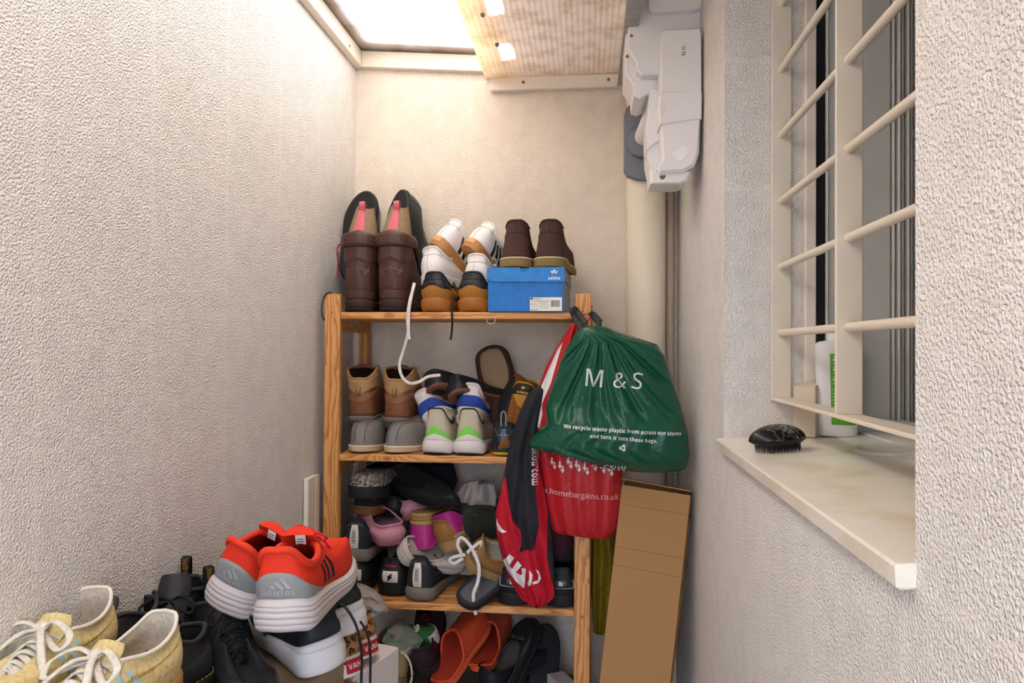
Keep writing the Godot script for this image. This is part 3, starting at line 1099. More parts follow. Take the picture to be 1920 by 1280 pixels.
	func laces(m: Material, rows_: int, q0: float, q1: float, rad := 0.0022, bow := 0.0, squash := 0.5) -> MeshInstance3D:   # between shares of the collar q0 (top) and q1
		var s := Shape.new()
		for k in rows_:
			var qa := lerpf(q0, q1, float(k) / maxi(1, rows_ - 1))
			var qb := lerpf(q0, q1, (k + 0.55) / maxi(1, rows_ - 1))
			for side in [1.0, -1.0]:
				var a := on(side * qa, 0.93, 0.002)
				var b := on(-side * minf(qb, q1 + 0.02), 0.93, 0.002)
				var c := (a + b) / 2 + Vector3(0, 0.006 + 0.002 * side, 0)
				s.tube(spline_([a + (a - c) * 0.15 - Vector3(0, 0.003, 0), a, c, b, b + (b - c) * 0.15 - Vector3(0, 0.003, 0)]), rad, 6, squash, Vector3.UP)
		if bow > 0.0:
			var k := (on(q0, 0.95, 0.0) + on(-q0, 0.95, 0.0)) / 2 + Vector3(0, 0.01, 0.002)
			s.tube(spline_([k + Vector3(-0.006, 0, 0), k + Vector3(0, 0.004, 0), k + Vector3(0.006, 0, 0)]), rad * 1.8, 8, 0.9)
			for side in [1.0, -1.0]:
				s.tube(spline_([k, k + Vector3(side * 0.02, 0.012, 0.006) * bow, k + Vector3(side * 0.045, 0.0, 0.018) * bow, k + Vector3(side * 0.04, -0.012, 0.03) * bow, k + Vector3(side * 0.016, -0.003, 0.016) * bow, k]), rad, 6, squash)
				s.tube(spline_([k, k + Vector3(side * 0.012, 0.004, 0.02) * bow, k + Vector3(side * 0.03, -0.014, 0.045) * bow, k + Vector3(side * 0.045, -0.04, 0.06) * bow]), rad, 6, squash)
		return add("laces", s, m)
	func spline_(pts: Array) -> Array:
		var c := Curve3D.new()
		for k in pts.size():
			var d: Vector3 = (pts[mini(k + 1, pts.size() - 1)] - pts[maxi(k - 1, 0)]) / 6.0
			c.add_point(pts[k], -d, d)
		c.bake_interval = 0.003
		var out := []
		var l := c.get_baked_length()
		var n := clampi(int(l / 0.004), 6, 60)
		for k in n + 1: out.append(c.sample_baked(l * k / n, true))
		return out
	func stripes(m: Material, r0: float, step: float, tilt: float, wide: float, lo := 0.06, hi := 0.9, sides := [1.0, -1.0]) -> void:
		for side in sides:
			for k in 3:
				var a := (r0 + step * k)
				patch("stripe", m, [Vector2(side * (a + tilt), lo), Vector2(side * (a + tilt + wide), lo), Vector2(side * (a + wide), hi), Vector2(side * a, hi)], 0.0012, 4, 12)
	func words(called: String, text: String, m: Material, r0: float, t0: float, high: float, per_r: float, per_t: float, weight := 700) -> void:
		var lay := func(p: Vector2) -> Vector3: return on(r0 + p.x * per_r, t0 + p.y * per_t, 0.0024)
		main.obj(called, main.lettering(text, high, lay, "Droid Sans", weight), m, root)

func shoe(called: String, label: String, group: String, spec := {}) -> Shoe:
	var s := Shoe.new()
	s.main = self
	s.root = thing(called, label, "shoe" if not called.ends_with("boot") else "boot", group)
	for k in spec: s.set(k, spec[k])
	if s.collar.is_empty(): s.collar = low_collar(0.095, 0.066, 0.082)
	return s
# sneaker opening: heel height, side dip, top of the eyelets
func low_collar(h: float, side: float, eye: float, front := 0.64, w := 0.033) -> Array:
	return [Vector3(0.035, 0, h), Vector3(0.05, w * 0.62, h - 0.003), Vector3(0.11, w * 0.92, lerpf(h, side, 0.65)), Vector3(0.2, w, side), Vector3(0.29, w * 0.92, lerpf(side, eye, 0.4)), Vector3(0.355, w * 0.62, eye), Vector3(0.42, w * 0.42, eye - 0.005), Vector3(0.52, w * 0.38, lerpf(eye, 0.06, 0.45)), Vector3(front - 0.02, w * 0.26, 0.062), Vector3(front, 0, 0.06)]
# round opening with no lacing slot: slip-ons, flats
func slip_collar(h: float, side: float, front: float, vamp: float, w := 0.034) -> Array:
	return [Vector3(0.02, 0, h), Vector3(0.04, w * 0.6, h - 0.002), Vector3(0.12, w * 0.95, lerpf(h, side, 0.7)), Vector3(front * 0.5, w * 1.05, side), Vector3(front * 0.8, w * 0.85, lerpf(side, vamp, 0.6)), Vector3(front * 0.95, w * 0.5, vamp), Vector3(front, 0, vamp)]
# boot shaft
func boot_collar(h: float, front: float, w := 0.042, dip := 0.0) -> Array:
	return [Vector3(0.0, 0, h - dip * 0.3), Vector3(0.015, w * 0.6, h - dip * 0.6), Vector3(0.1, w * 0.98, h - dip), Vector3(front * 0.55, w, h - dip * 0.4), Vector3(front * 0.85, w * 0.8, h), Vector3(front * 0.97, w * 0.45, h), Vector3(front, 0, h)]

# stand or throw a shoe: its heel's underside at "at", its toe along "toe", its top towards "top"
func put(s, at: Vector3, toe: Vector3, top := Vector3.UP, anchor := Vector3.ZERO) -> Node3D:
	var o: Node3D = s.root if s is Shoe else s
	var z := toe.normalized()
	var x := top.cross(z).normalized()
	var y := z.cross(x)
	o.basis = Basis(x, y, z)
	o.position = at - o.basis * anchor
	return o

# ---------------------------------------------------------------- top shelf
const FLAT_SOLE := [Vector2(0, -0.003), Vector2(0.12, 0.0005), Vector2(0.9, 0.0005), Vector2(1, -0.001)]
const WELT_SOLE := [Vector2(0, -0.004), Vector2(0.1, 0.0), Vector2(0.55, 0.0), Vector2(0.62, 0.002), Vector2(0.92, 0.002), Vector2(1.0, 0.0)]

func brown_boot(label: String, foot: float) -> Shoe:
	var s := shoe("leather_boot", label, "brown roll-top boots on the top shelf", {"long": 0.285, "foot": foot, "heel": 0.0395, "waist": 0.042, "ball": 0.049, "thick": 0.03, "thin": 0.022, "collar": boot_collar(0.205, 0.36, 0.046), "ramp": 2.4, "toebox": 0.05, "bulge": 0.05, "e1": 0.2})
	var hide := mat("4a2f27", 0.42, "leather", 0.8)
	var dark := mat("33231e", 0.5, "leather")
	s.upper(hide)
	s.sole(mat("3d2a24", 0.6), WELT_SOLE, 0.35, 1.0, "midsole")
	s.sole(mat("231b1a", 0.7), [Vector2(0, -0.003), Vector2(0.2, 0.001), Vector2(1, 0.001)], 0.0, 0.35, "outsole")
	s.band("heel_counter", hide, -0.17, 0.17, func(_x): return 0.13, func(x): return 0.47 + 0.05 * cos(x * 40.0), 0.003)
	s.band("heel_strip", mat("4b3027", 0.5, "leather"), -0.26, 0.26, func(_x): return 0.01, func(_x): return 0.15, 0.0022)
	s.band("ankle_panel", hide, -0.42, 0.42, func(x): return 0.62 - 0.06 * absf(sin(x * 9.0)), func(_x): return 0.85, 0.0035)
	var thread := mat("8a6553", 0.6)
	s.seam("stitching", thread, [Vector2(-0.4, 0.7), Vector2(-0.22, 0.66), Vector2(-0.13, 0.58), Vector2(0.0, 0.64), Vector2(0.13, 0.58), Vector2(0.22, 0.66), Vector2(0.4, 0.7)], 0.001)
	s.seam("stitching", thread, [Vector2(-0.16, 0.15), Vector2(-0.165, 0.42), Vector2(-0.09, 0.46), Vector2(0, 0.5), Vector2(0.09, 0.46), Vector2(0.165, 0.42), Vector2(0.16, 0.15)], 0.001)
	# rolled-down cuff with studs
	var r := []
	var pk := [[0.83, 0.004], [0.84, 0.009], [0.9, 0.0105], [0.97, 0.009], [1.0, 0.005]]
	for k in pk.size() + 1:
		var line := PackedVector3Array()
		for j in 48:
			var x := -1.0 + 2.0 * j / 48
			var p := s.on(x, pk[mini(k, pk.size() - 1)][0], pk[mini(k, pk.size() - 1)][1])
			var crest := 0.016 * exp(-x * x * 16.0)
			if k >= 3: p.y += crest * (k - 2) / 3.0
			if k == pk.size(): p = p.lerp(Vector3(0, p.y - 0.004, 0.05), 0.22)
			line.append(p)
		r.append(line)
	var c := Shape.new()
	c.rows(r, true)
	var cuff := s.add("cuff", c, hide)
	var studs := Shape.new()
	for row in 2:
		for j in 9:
			var x := (j - 4) * 0.062
			var p := s.on(x, 0.865 + 0.05 * row + 0.03 * exp(-x * x * 16), 0.0115)
			studs.lathe([Vector2(0.0012, -0.0005), Vector2(0.0009, 0.0006), Vector2(0.0001, 0.001)], Transform3D(Basis(Vector3.RIGHT, -PI / 2), p), 6)
	s.add("studs", studs, mat("a08a78", 0.4), cuff)
	# canvas lining standing out of the cuff
	var rr := []
	for k in 8:
		var t := k / 7.0
		var line := PackedVector3Array()
		for j in 40:
			var x := -1.0 + 2.0 * j / 40
			var p := s.up(x, 1.0)
			var mid := Vector3(0, p.y, 0.05)
			p = mid + (p - mid) * lerpf(0.93, 0.5, pow(t, 1.2))
			p.y += -0.02 + 0.105 * t + 0.004 * sin(x * 9.0) * t
			p.z += 0.03 * t
			line.append(p)
		rr.append(line)
	var can := Shape.new()
	can.rows(rr, true)
	s.add("canvas_shaft", can, mat("8d7658", 0.85, "suede", 0.6))
	var strip := []
	for k in 8:
		var line := PackedVector3Array()
		for j in 5:
			var x := (j - 2) / 2.0 * lerpf(0.13, 0.08, k / 7.0)
			var i := int(round((x + 1.0) * 20.0))
			var p: Vector3 = rr[k][i % 40].lerp(rr[k][(i + 1) % 40], clampf((x + 1.0) * 20.0 - i, 0, 1))
			line.append(p + Vector3(0, 0, -0.0022))
		strip.append(line)
	var ps := Shape.new()
	ps.rows(strip)
	var pink := mat("c8606b", 0.6, "leather")
	var band_ := s.add("heel_ribbon", ps, pink)
	var top: Vector3 = strip[7][2]
	var loop := Shape.new()
	loop.tube(s.spline_([top + Vector3(0, -0.012, -0.003), top + Vector3(0, 0.002, -0.009), top + Vector3(0, 0.012, -0.006), top + Vector3(0, 0.012, 0.004), top + Vector3(0, 0.0, 0.004)]), 0.0085, 8, 0.22, Vector3(0, 0, 1))
	s.add("pull_tab", loop, pink, band_)
	var lace := Shape.new()
	var e := s.on(0.42, 0.86, 0.012)
	lace.tube(s.spline_([e + Vector3(-0.004, 0.005, 0.0), e + Vector3(0.006, 0.008, -0.006), e + Vector3(0.009, -0.01, -0.012), e + Vector3(0.007, -0.05, -0.012), e + Vector3(0.008, -0.085, -0.012)]), 0.0022, 6)
	s.add("lace", lace, mat("a3202c", 0.7))
	return s

func black_boot(label: String, foot: float) -> Shoe:
	var s := shoe("black_boot", label, "black boots leaning on the back wall", {"long": 0.29, "foot": foot, "heel": 0.036, "ball": 0.048, "thick": 0.028, "thin": 0.014, "toe_cut": 0.34, "collar": boot_collar(0.13, 0.4, 0.04), "ramp": 1.8, "toebox": 0.05, "e1": 0.22})
	var hide := mat("24262a", 0.33, "leather", 0.5)
	s.upper(hide)
	s.lining(mat("2a2624", 0.8))
	s.sole(mat("1e1f21", 0.65), WELT_SOLE)
	var tread := Shape.new()
	var r := []
	for k in 25:
		var q := 0.12 + 0.85 * k / 24.0
		var a := s.edge(q, -0.007)
		var b := s.edge(-q, -0.007)
		a.y = s.sole_low(clampf(a.z / s.long, 0, 1)) - 0.0012
		b.y = a.y
		r.append(PackedVector3Array([a, a.lerp(b, 0.5), b]))
	tread.rows(r)
	s.add("tread", tread, mat("191a1c", 0.8, "leather", 2.0), null, "", false)
	s.band("toe_cap", hide, 0.74, 1.26, func(_x): return 0.02, func(x): return 0.42 + 0.16 * (1.0 - smoothstep(0.0, 0.26, absf(x - 1.0))), 0.0018)
	s.seam("stitching", mat("3c3e42", 0.5), [Vector2(0.55, 0.1), Vector2(0.6, 0.5), Vector2(0.72, 0.72), Vector2(0.86, 0.8)])
	s.collar_edge(hide, 0.003)
	s.laces(mat("1c1c1e", 0.8), 3, 0.7, 0.9, 0.0018)
	return s

func court_shoe(label: String, foot: float, group: String, stripes := true, gum := true) -> Shoe:   # plain white leather trainers
	var s := shoe("white_sneaker", label, group, {"long": 0.28, "foot": foot, "heel": 0.036, "ball": 0.048, "thick": 0.03 if gum else 0.027, "thin": 0.024, "spring": 0.01, "bulge": 0.07, "collar": low_collar(0.105, 0.078, 0.09, 0.66), "toebox": 0.04})
	var hide := mat("e4deda", 0.5, "leather", 0.35)
	s.upper(hide)
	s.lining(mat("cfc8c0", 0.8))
	s.collar_edge(hide, 0.003)
	var rub := mat("b9824c", 0.55, "worn", 0.4) if gum else mat("ddd7d2", 0.6)
	s.sole(rub, [Vector2(0, -0.004), Vector2(0.1, 0.0), Vector2(0.85, 0.0015), Vector2(0.95, 0.0015), Vector2(1.0, -0.0005)])
	var tread := Shape.new()
	for k in 5:
		var pts := []
		var w := 0.031 - k * 0.006
		for j in 33:
			var a := TAU * j / 32
			pts.append(Vector3(cos(a) * w, 0.0012, 0.042 + sin(a) * w * 0.9))
		if k < 4: tread.tube(pts, 0.0012, 5)
	s.add("tread_rings", tread, rub)
	s.tongue(hide, Vector3(0, 0.118, 0.34 * s.long), 0.026, 0.64)
	s.laces(mat("e9e4dd", 0.8), 5, 0.62, 0.93, 0.0024, 0.0)
	s.seam("stitching", mat("8d8884", 0.7), [Vector2(-0.16, 0.98), Vector2(-0.17, 0.72), Vector2(0.0, 0.7), Vector2(0.17, 0.72), Vector2(0.16, 0.98)], 0.0006)
	s.seam("stitching", mat("b9b3ae", 0.7), [Vector2(0.0, 0.7), Vector2(0.0, 0.05)], 0.0006)
	s.seam("stitching", mat("b9b3ae", 0.7), [Vector2(0.6, 0.1), Vector2(0.7, 0.5), Vector2(0.8, 0.8)], 0.0006)
	s.seam("stitching", mat("b9b3ae", 0.7), [Vector2(-0.6, 0.1), Vector2(-0.7, 0.5), Vector2(-0.8, 0.8)], 0.0006)
	if stripes:
		s.stripes(mat("1d1d22", 0.5), 0.27, 0.06, 0.03, 0.034, 0.06, 0.9)
		s.band("heel_badge", mat("c58c55", 0.5), -0.085, 0.085, func(_x): return 0.01, func(_x): return 0.02, 0.001)
		var b := s.edge(0.0, 0.0015)
		var badge := Shape.new()
		var rr := []
		for k in 3:
			var line := PackedVector3Array()
			for j in 9:
				var e := s.edge((j - 4) * 0.018, 0.0022)
				e.y = lerpf(s.sole_low(0.0) + 0.013, s.sole_top(0.0) - 0.003, k / 2.0)
				line.append(e)
			rr.append(line)
		badge.rows(rr)
		s.add("badge", badge, mat("d29a62", 0.5), null, "", false)
	return s

func gum_shoe(label: String, foot: float) -> Shoe:
	var s := shoe("tan_sneaker", label, "tan and black trainers on the top shelf", {"long": 0.275, "foot": foot, "heel": 0.041, "ball": 0.049, "thick": 0.034, "thin": 0.026, "spring": 0.01, "bulge": 0.1, "collar": low_collar(0.105, 0.07, 0.085), "toebox": 0.04})
	var suede := mat("a9702f", 0.85, "suede")
	var black := mat("202226", 0.45, "leather", 0.4)
	s.upper(suede)
	s.lining(mat("1b1b1d", 0.8))
	s.collar_edge(black, 0.0035)
	s.sole(mat("a3662a", 0.5, "worn", 0.4), [Vector2(0, -0.006), Vector2(0.18, 0.0), Vector2(0.5, 0.003), Vector2(0.9, 0.003), Vector2(1, -0.001)])
	s.band("heel_tab", black, -0.23, 0.23, func(x): return 0.42 + 0.06 * cos(x * 30.0), func(_x): return 1.0, 0.002)
	s.band("heel_tab_edge", black, -0.18, 0.18, func(_x): return 0.7, func(_x): return 0.76, 0.0036)
	s.stripes(mat("1d1e22", 0.5), 0.4, 0.075, -0.05, 0.038, 0.05, 0.9)
	s.tongue(suede, Vector3(0, 0.11, 0.33 * s.long), 0.026)
	s.laces(mat("17171a", 0.8), 5, 0.62, 0.93, 0.0024)
	return s

func desert_boot(label: String, foot: float) -> Shoe:
	var s := shoe("suede_shoe", label, "brown suede shoes on the blue box", {"long": 0.275, "foot": foot, "heel": 0.044, "waist": 0.044, "ball": 0.05, "thick": 0.026, "thin": 0.02, "inset": 0.004, "spring": 0.006, "bulge": 0.0, "collar": [Vector3(0.1, 0, 0.128), Vector3(0.11, 0.016, 0.127), Vector3(0.15, 0.026, 0.12), Vector3(0.22, 0.03, 0.112), Vector3(0.3, 0.028, 0.115), Vector3(0.36, 0.018, 0.115), Vector3(0.42, 0.012, 0.108), Vector3(0.5, 0.01, 0.09), Vector3(0.55, 0, 0.085)], "toebox": 0.045})
	var suede := mat("4b332c", 0.9, "suede")
	s.upper(suede)
	s.lining(mat("3a2c26", 0.9))
	s.collar_edge(suede, 0.003)
	s.sole(mat("857142", 0.75, "worn", 0.5), [Vector2(0, -0.001), Vector2(0.1, 0.0015), Vector2(0.95, 0.0), Vector2(1, -0.0005)], 0.0, 0.86)
	s.sole(mat("cdbb9a", 0.8), [Vector2(0, 0.0), Vector2(0.3, 0.001), Vector2(1, 0.0)], 0.86, 1.0, "welt")
	s.seam("stitching", mat("2f201c", 0.8), [Vector2(-0.3, 0.62), Vector2(-0.12, 0.66), Vector2(0.0, 0.67), Vector2(0.12, 0.66), Vector2(0.3, 0.62)], 0.0009)
	s.seam("stitching", mat("2f201c", 0.8), [Vector2(0.0, 0.67), Vector2(0.0, 1.0)], 0.0006)
	s.tongue(suede, Vector3(0, 0.13, 0.34 * s.long), 0.024, 0.54)
	s.laces(mat("2a1f1c", 0.8), 3, 0.66, 0.9, 0.002)
	return s

func blue_box() -> void:
	var z := 1.86
	var a := P(918, 585, z)
	var b := P(1060, 585, z)
	var w := b.x - a.x
	var h := 0.112
	var d := 0.28
	var g := thing("shoe_box", "bright blue shoe box with white size sticker on top shelf", "shoe box", "", Vector3((a.x + b.x) / 2, SHELVES[0] + 0.0006, -z - d / 2))
	g.rotation.y = deg_to_rad(-2.0)
	var blue := mat("1f74c4", 0.5, "worn", 0.25)
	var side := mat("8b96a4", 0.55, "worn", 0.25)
	var sx := w / 2
	obj("front_wall", span(Vector3(-sx, 0, d / 2 - 0.002), Vector3(sx, h - 0.001, d / 2), 0.0006), blue, g)
	obj("back_wall", span(Vector3(-sx, 0, -d / 2), Vector3(sx, h, -d / 2 + 0.002), 0.0006), blue, g)
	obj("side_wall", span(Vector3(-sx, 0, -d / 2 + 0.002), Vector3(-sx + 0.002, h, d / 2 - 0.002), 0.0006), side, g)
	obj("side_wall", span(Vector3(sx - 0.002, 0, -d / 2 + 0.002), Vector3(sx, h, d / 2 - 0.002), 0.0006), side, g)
	obj("base", span(Vector3(-sx, 0, -d / 2), Vector3(sx, 0.002, d / 2), 0.0006), blue, g)
	# lid: panel plus lips, its front lip with rounded lower corner and thumb notch
	var lid := Node3D.new()
	lid.name = "lid"
	g.add_child(lid)
	var lw := sx + 0.003
	obj("lid_panel", span(Vector3(-lw, h, -d / 2 - 0.003), Vector3(lw, h + 0.002, d / 2 - 0.014), 0.0006), blue, lid)
	var lip := []
	var low := h - 0.034
	lip.append(Vector2(-lw, h + 0.002))
	lip.append(Vector2(-lw, low + 0.018))
	for k in 7:
		var t := PI / 2 * k / 6.0
		lip.append(Vector2(-lw + 0.018 - 0.018 * cos(t), low + 0.018 - 0.018 * sin(t)))
	lip.append(Vector2(lw, low - 0.002))
	lip.append(Vector2(lw, h + 0.002))
	for k in 9:
		var t := PI * k / 8.0
		lip.append(Vector2(-0.002 + 0.0125 * cos(t), h + 0.002 - 0.0125 * sin(t)))
	var pts := []
	for p in lip: pts.append(Vector3(p.x, p.y, d / 2 + 0.0045))
	var s := Shape.new()
	s.prism(pts, Vector3(0, 0, -0.002), 0.0004)
	obj("front_lip", s.mesh(false), mat("2f83d0", 0.5, "worn", 0.25), lid)
	for e in [-1.0, 1.0]:
		obj("side_lip", span(Vector3(e * (sx + 0.001), h - 0.03, -d / 2), Vector3(e * (sx + 0.0025), h + 0.002, d / 2 + 0.002), 0.0005), side, lid)
	# printed leaf mark, maker's word and size sticker
	var white := mat("e9edf2", 0.6)
	var face := func(p: Vector2) -> Vector3: return Vector3(sx - 0.0235 + p.x, h - 0.0145 + p.y, d / 2 + 0.0051)
	trefoil(face, 0.0105, white, blue, lid)
	obj("lettering", lettering("adidas", 0.0072, func(p: Vector2) -> Vector3: return face.call(p + Vector2(0, -0.012)), "Droid Sans", 700), white, lid)
	var st := func(p: Vector2) -> Vector3: return Vector3(sx - 0.044 + p.x, 0.0185 + p.y, d / 2 + 0.0004)
	var sticker := obj("sticker", filled([Vector2(-0.042, -0.0165), Vector2(0.04, -0.0165), Vector2(0.04, 0.0185), Vector2(-0.042, 0.0185)], st), mat("ece8df", 0.7), g, "white size sticker with barcode")
	var st2 := func(p: Vector2) -> Vector3: return st.call(p) + Vector3(0, 0, 0.0004)
	var ink := mat("2b2a2c", 0.7)
	var bars := Shape.new()
	rng.seed = 3
	var x := 0.012
	while x < 0.034:
		var wd := rng.randf_range(0.0004, 0.0013)
		bars.flat_quad(st2.call(Vector2(x, -0.006)), st2.call(Vector2(x + wd, -0.006)), st2.call(Vector2(x + wd, 0.011)), st2.call(Vector2(x, 0.011)))
		x += wd + rng.randf_range(0.0005, 0.0011)
	for k in 4:
		bars.flat_quad(st2.call(Vector2(-0.041, -0.0145 + k * 0.0085)), st2.call(Vector2(-0.0215, -0.0145 + k * 0.0085)), st2.call(Vector2(-0.0215, -0.0142 + k * 0.0085)), st2.call(Vector2(-0.041, -0.0142 + k * 0.0085)))
	for xx in [-0.0315, -0.0215]:
		bars.flat_quad(st2.call(Vector2(xx, -0.0165)), st2.call(Vector2(xx + 0.0003, -0.0165)), st2.call(Vector2(xx + 0.0003, 0.012)), st2.call(Vector2(xx, 0.012)))
	bars.flat_quad(st2.call(Vector2(-0.041, 0.013)), st2.call(Vector2(-0.035, 0.013)), st2.call(Vector2(-0.035, 0.0175)), st2.call(Vector2(-0.041, 0.0175)))
	for k in 6:
		bars.flat_quad(st2.call(Vector2(-0.0185, 0.0055 - k * 0.003)), st2.call(Vector2(0.002 + 0.003 * (k % 3), 0.0055 - k * 0.003)), st2.call(Vector2(0.002 + 0.003 * (k % 3), 0.0059 - k * 0.003)), st2.call(Vector2(-0.0185, 0.0059 - k * 0.003)))
	obj("barcode", bars.mesh(false), ink, sticker)
	var texts := [["GAZELLE", -0.0235, 0.0153, 0.0042], ["10", -0.0365, 0.0078, 0.0034], ["9½", -0.0265, 0.0078, 0.0034], ["44", -0.0365, -0.0008, 0.0034], ["9½", -0.0265, -0.0008, 0.0034], ["280", -0.0365, -0.0135, 0.0036], ["275", -0.0265, -0.0135, 0.0036], ["BB5480  BLUE", -0.008, 0.009, 0.0026]]
	for q in texts:
		obj("print", lettering(q[0], q[3], func(p: Vector2) -> Vector3: return st2.call(p + Vector2(q[1], q[2]))), ink, sticker)

func trefoil(face: Callable, size: float, m: Material, gap: Material, parent: Node3D) -> void:
	var leaf := func(turn: float, wide: float, long: float):
		var poly := []
		for k in 17:
			var t := k / 16.0
			poly.append(Vector2(wide * sin(PI * t) * (0.55 + 0.45 * sin(PI * t)), -0.25 + (long + 0.25) * t))
		for k in range(15, 0, -1):
			var t := k / 16.0
			poly.append(Vector2(-wide * sin(PI * t) * (0.55 + 0.45 * sin(PI * t)), -0.25 + (long + 0.25) * t))
		var out := []
		for p in poly: out.append(p.rotated(turn) * size)
		return out
	for q in [[0.0, 0.36, 1.15], [0.95, 0.34, 1.1], [-0.95, 0.34, 1.1]]:
		obj("leaf_mark", filled(leaf.call(q[0], q[1], q[2]), face), m, parent)
	var over := func(p: Vector2) -> Vector3: return face.call(p) + (face.call(Vector2(0.001, 0)) - face.call(Vector2.ZERO)).cross(face.call(Vector2(0, 0.001)) - face.call(Vector2.ZERO)).normalized() * 0.0003
	for k in 3:
		var y := (-0.02 - 0.15 * k) * size
		obj("gap_line", filled([Vector2(-0.95 * size, y), Vector2(0.95 * size, y), Vector2(0.95 * size, y + 0.055 * size), Vector2(-0.95 * size, y + 0.055 * size)], over), gap, parent)

func top_shelf() -> void:
	var y: float = SHELVES[0] + 0.0008
	var at := func(px, z, yy = y): return Vector3(P(px, 583, z).x, yy, -z)
	put(brown_boot("left dark brown leather boot with pink pull tab, next to left wall", -1.0), at.call(667, 1.875), Vector3(-0.02, 0, -1))
	put(brown_boot("right dark brown leather boot with pink pull tab, beside white sneakers", 1.0), at.call(733, 1.872), Vector3(0.03, 0, -1))
	# black pair stands on its heels against the wall, soles to the front
	put(black_boot("black leather boot leaning sole outwards behind left brown boot", -1.0), P(656, 520, 2.0), Vector3(0.03, 1, -0.36), Vector3(0.05, -0.3, -1))
	put(black_boot("black leather boot leaning sole outwards behind right brown boot", 1.0), P(733, 519, 2.0), Vector3(-0.02, 1, -0.36), Vector3(0.62, -0.2, -0.8))
	put(gum_shoe("tan suede sneaker with black heel tab, next to brown boots", -1.0), at.call(808, 1.868), Vector3(0.2, 0, -1))
	put(gum_shoe("tan suede sneaker with black heel tab, next to blue shoe box", 1.0), at.call(884, 1.868), Vector3(0.12, 0, -1))
	put(court_shoe("plain white sneaker, left, resting on a tan sneaker", -1.0, "plain white sneakers on the tan ones", false, false), P(801, 533, 1.9), Vector3(0.35, -0.1, -1), Vector3(-0.12, 1, 0.1))
	put(court_shoe("plain white sneaker, right, resting on a tan sneaker beside blue box", 1.0, "plain white sneakers on the tan ones", false, false), P(889, 548, 1.9), Vector3(0.22, -0.06, -1), Vector3(0.0, 1, 0))
	put(court_shoe("white sneaker with black stripes and gum sole tipped heel up, left", -1.0, "striped white sneakers tipped heel up"), P(808, 458, 1.95), Vector3(0.32, -0.5, -0.62), Vector3(0.45, 0.9, -0.2))
	put(court_shoe("white sneaker with black stripes and gum sole tipped heel up, right", 1.0, "striped white sneakers tipped heel up"), P(873, 462, 1.95), Vector3(0.26, -0.5, -0.62), Vector3(0.45, 0.9, -0.2))
	blue_box()
	var bt := SHELVES[0] + 0.116
	put(desert_boot("left dark brown suede shoe with olive sole on blue box", -1.0), Vector3(P(963, 505, 1.872).x, bt, -1.872), Vector3(0.03, 0, -1))
	put(desert_boot("right dark brown suede shoe with olive sole on blue box", 1.0), Vector3(P(1030, 505, 1.872).x, bt, -1.872), Vector3(0.07, 0, -1))
	# laces that hang over the edge
	var l := Shape.new()
	l.tube(spline([P(777, 530, 1.86), P(772, 552, 1.853), P(767, 580, 1.852), P(766, 600, 1.855), P(765, 625, 1.86), P(757, 655, 1.87), P(749, 683, 1.875), P(754, 706, 1.875), P(768, 718, 1.875), P(785, 716, 1.875), P(803, 706, 1.88), P(826, 703, 1.885)], 70), 0.0042, 8, 0.3, Vector3(0, 0, 1))
	l.tube(spline([P(778, 532, 1.862), P(770, 556, 1.855), P(765, 582, 1.854), P(764, 606, 1.857), P(768, 636, 1.86)], 30), 0.0036, 8, 0.3, Vector3(0, 0, 1))
	tag(obj("white_shoelace", l.mesh(), mat("e6dfd8", 0.8, "suede", 0.4)), "long white shoelace hanging from top shelf onto the shelf below", "shoelace")
	var k := Shape.new()
	k.tube(spline([P(851, 556, 1.862), P(847, 570, 1.853), P(847, 585, 1.853), P(848, 605, 1.856), P(847, 622, 1.858), P(845, 637, 1.858)], 24), 0.0028, 8, 0.4, Vector3(0, 0, 1))
	tag(obj("black_shoelace", k.mesh(), mat("1c1b1d", 0.8)), "short black shoelace hanging over front edge of top shelf", "shoelace")

# ---------------------------------------------------------------- middle shelf
func simple(called: String, label: String, group: String, spec: Dictionary, upper: Material, sole: Material, lining: Material, lace: Material = null, profile := FLAT_SOLE) -> Shoe:
	var s := shoe(called, label, group, spec)
	s.upper(upper)
	s.lining(lining)
	s.collar_edge(upper, 0.0028)
	s.sole(sole, profile)
	if lace:
		s.tongue(upper, Vector3(0, s.rim(0.6).y + 0.018, 0.34 * s.long), 0.025)
		s.laces(lace, 5, 0.62, 0.93, 0.0022)
	return s

func grey_shoe(label: String, foot: float) -> Shoe:
	var s := simple("grey_shoe", label, "grey suede shoes on the middle shelf", {"long": 0.28, "foot": foot, "ball": 0.047, "toe_cut": 0.33, "thick": 0.024, "thin": 0.017, "spring": 0.005, "toebox": 0.056, "e1": 0.3, "ramp": 1.0, "collar": slip_collar(0.085, 0.075, 0.5, 0.088, 0.036)}, mat("847f79", 0.9, "suede", 0.8), mat("cbb391", 0.7, "worn"), mat("55504b", 0.9))
	s.sole(mat("dccdb2", 0.7), [Vector2(0, 0.001), Vector2(0.5, 0.0025), Vector2(1, 0.001)], 0.72, 1.0, "welt")
	var thread := mat("4e4a46", 0.8)
	s.seam("stitching", thread, [Vector2(0.92, 0.06), Vector2(0.915, 0.3), Vector2(0.9, 0.5), Vector2(0.83, 0.62), Vector2(0.7, 0.62)], 0.0009)
	s.seam("stitching", thread, [Vector2(-0.92, 0.06), Vector2(-0.915, 0.3), Vector2(-0.9, 0.5), Vector2(-0.83, 0.62), Vector2(-0.7, 0.62)], 0.0011)
	return s

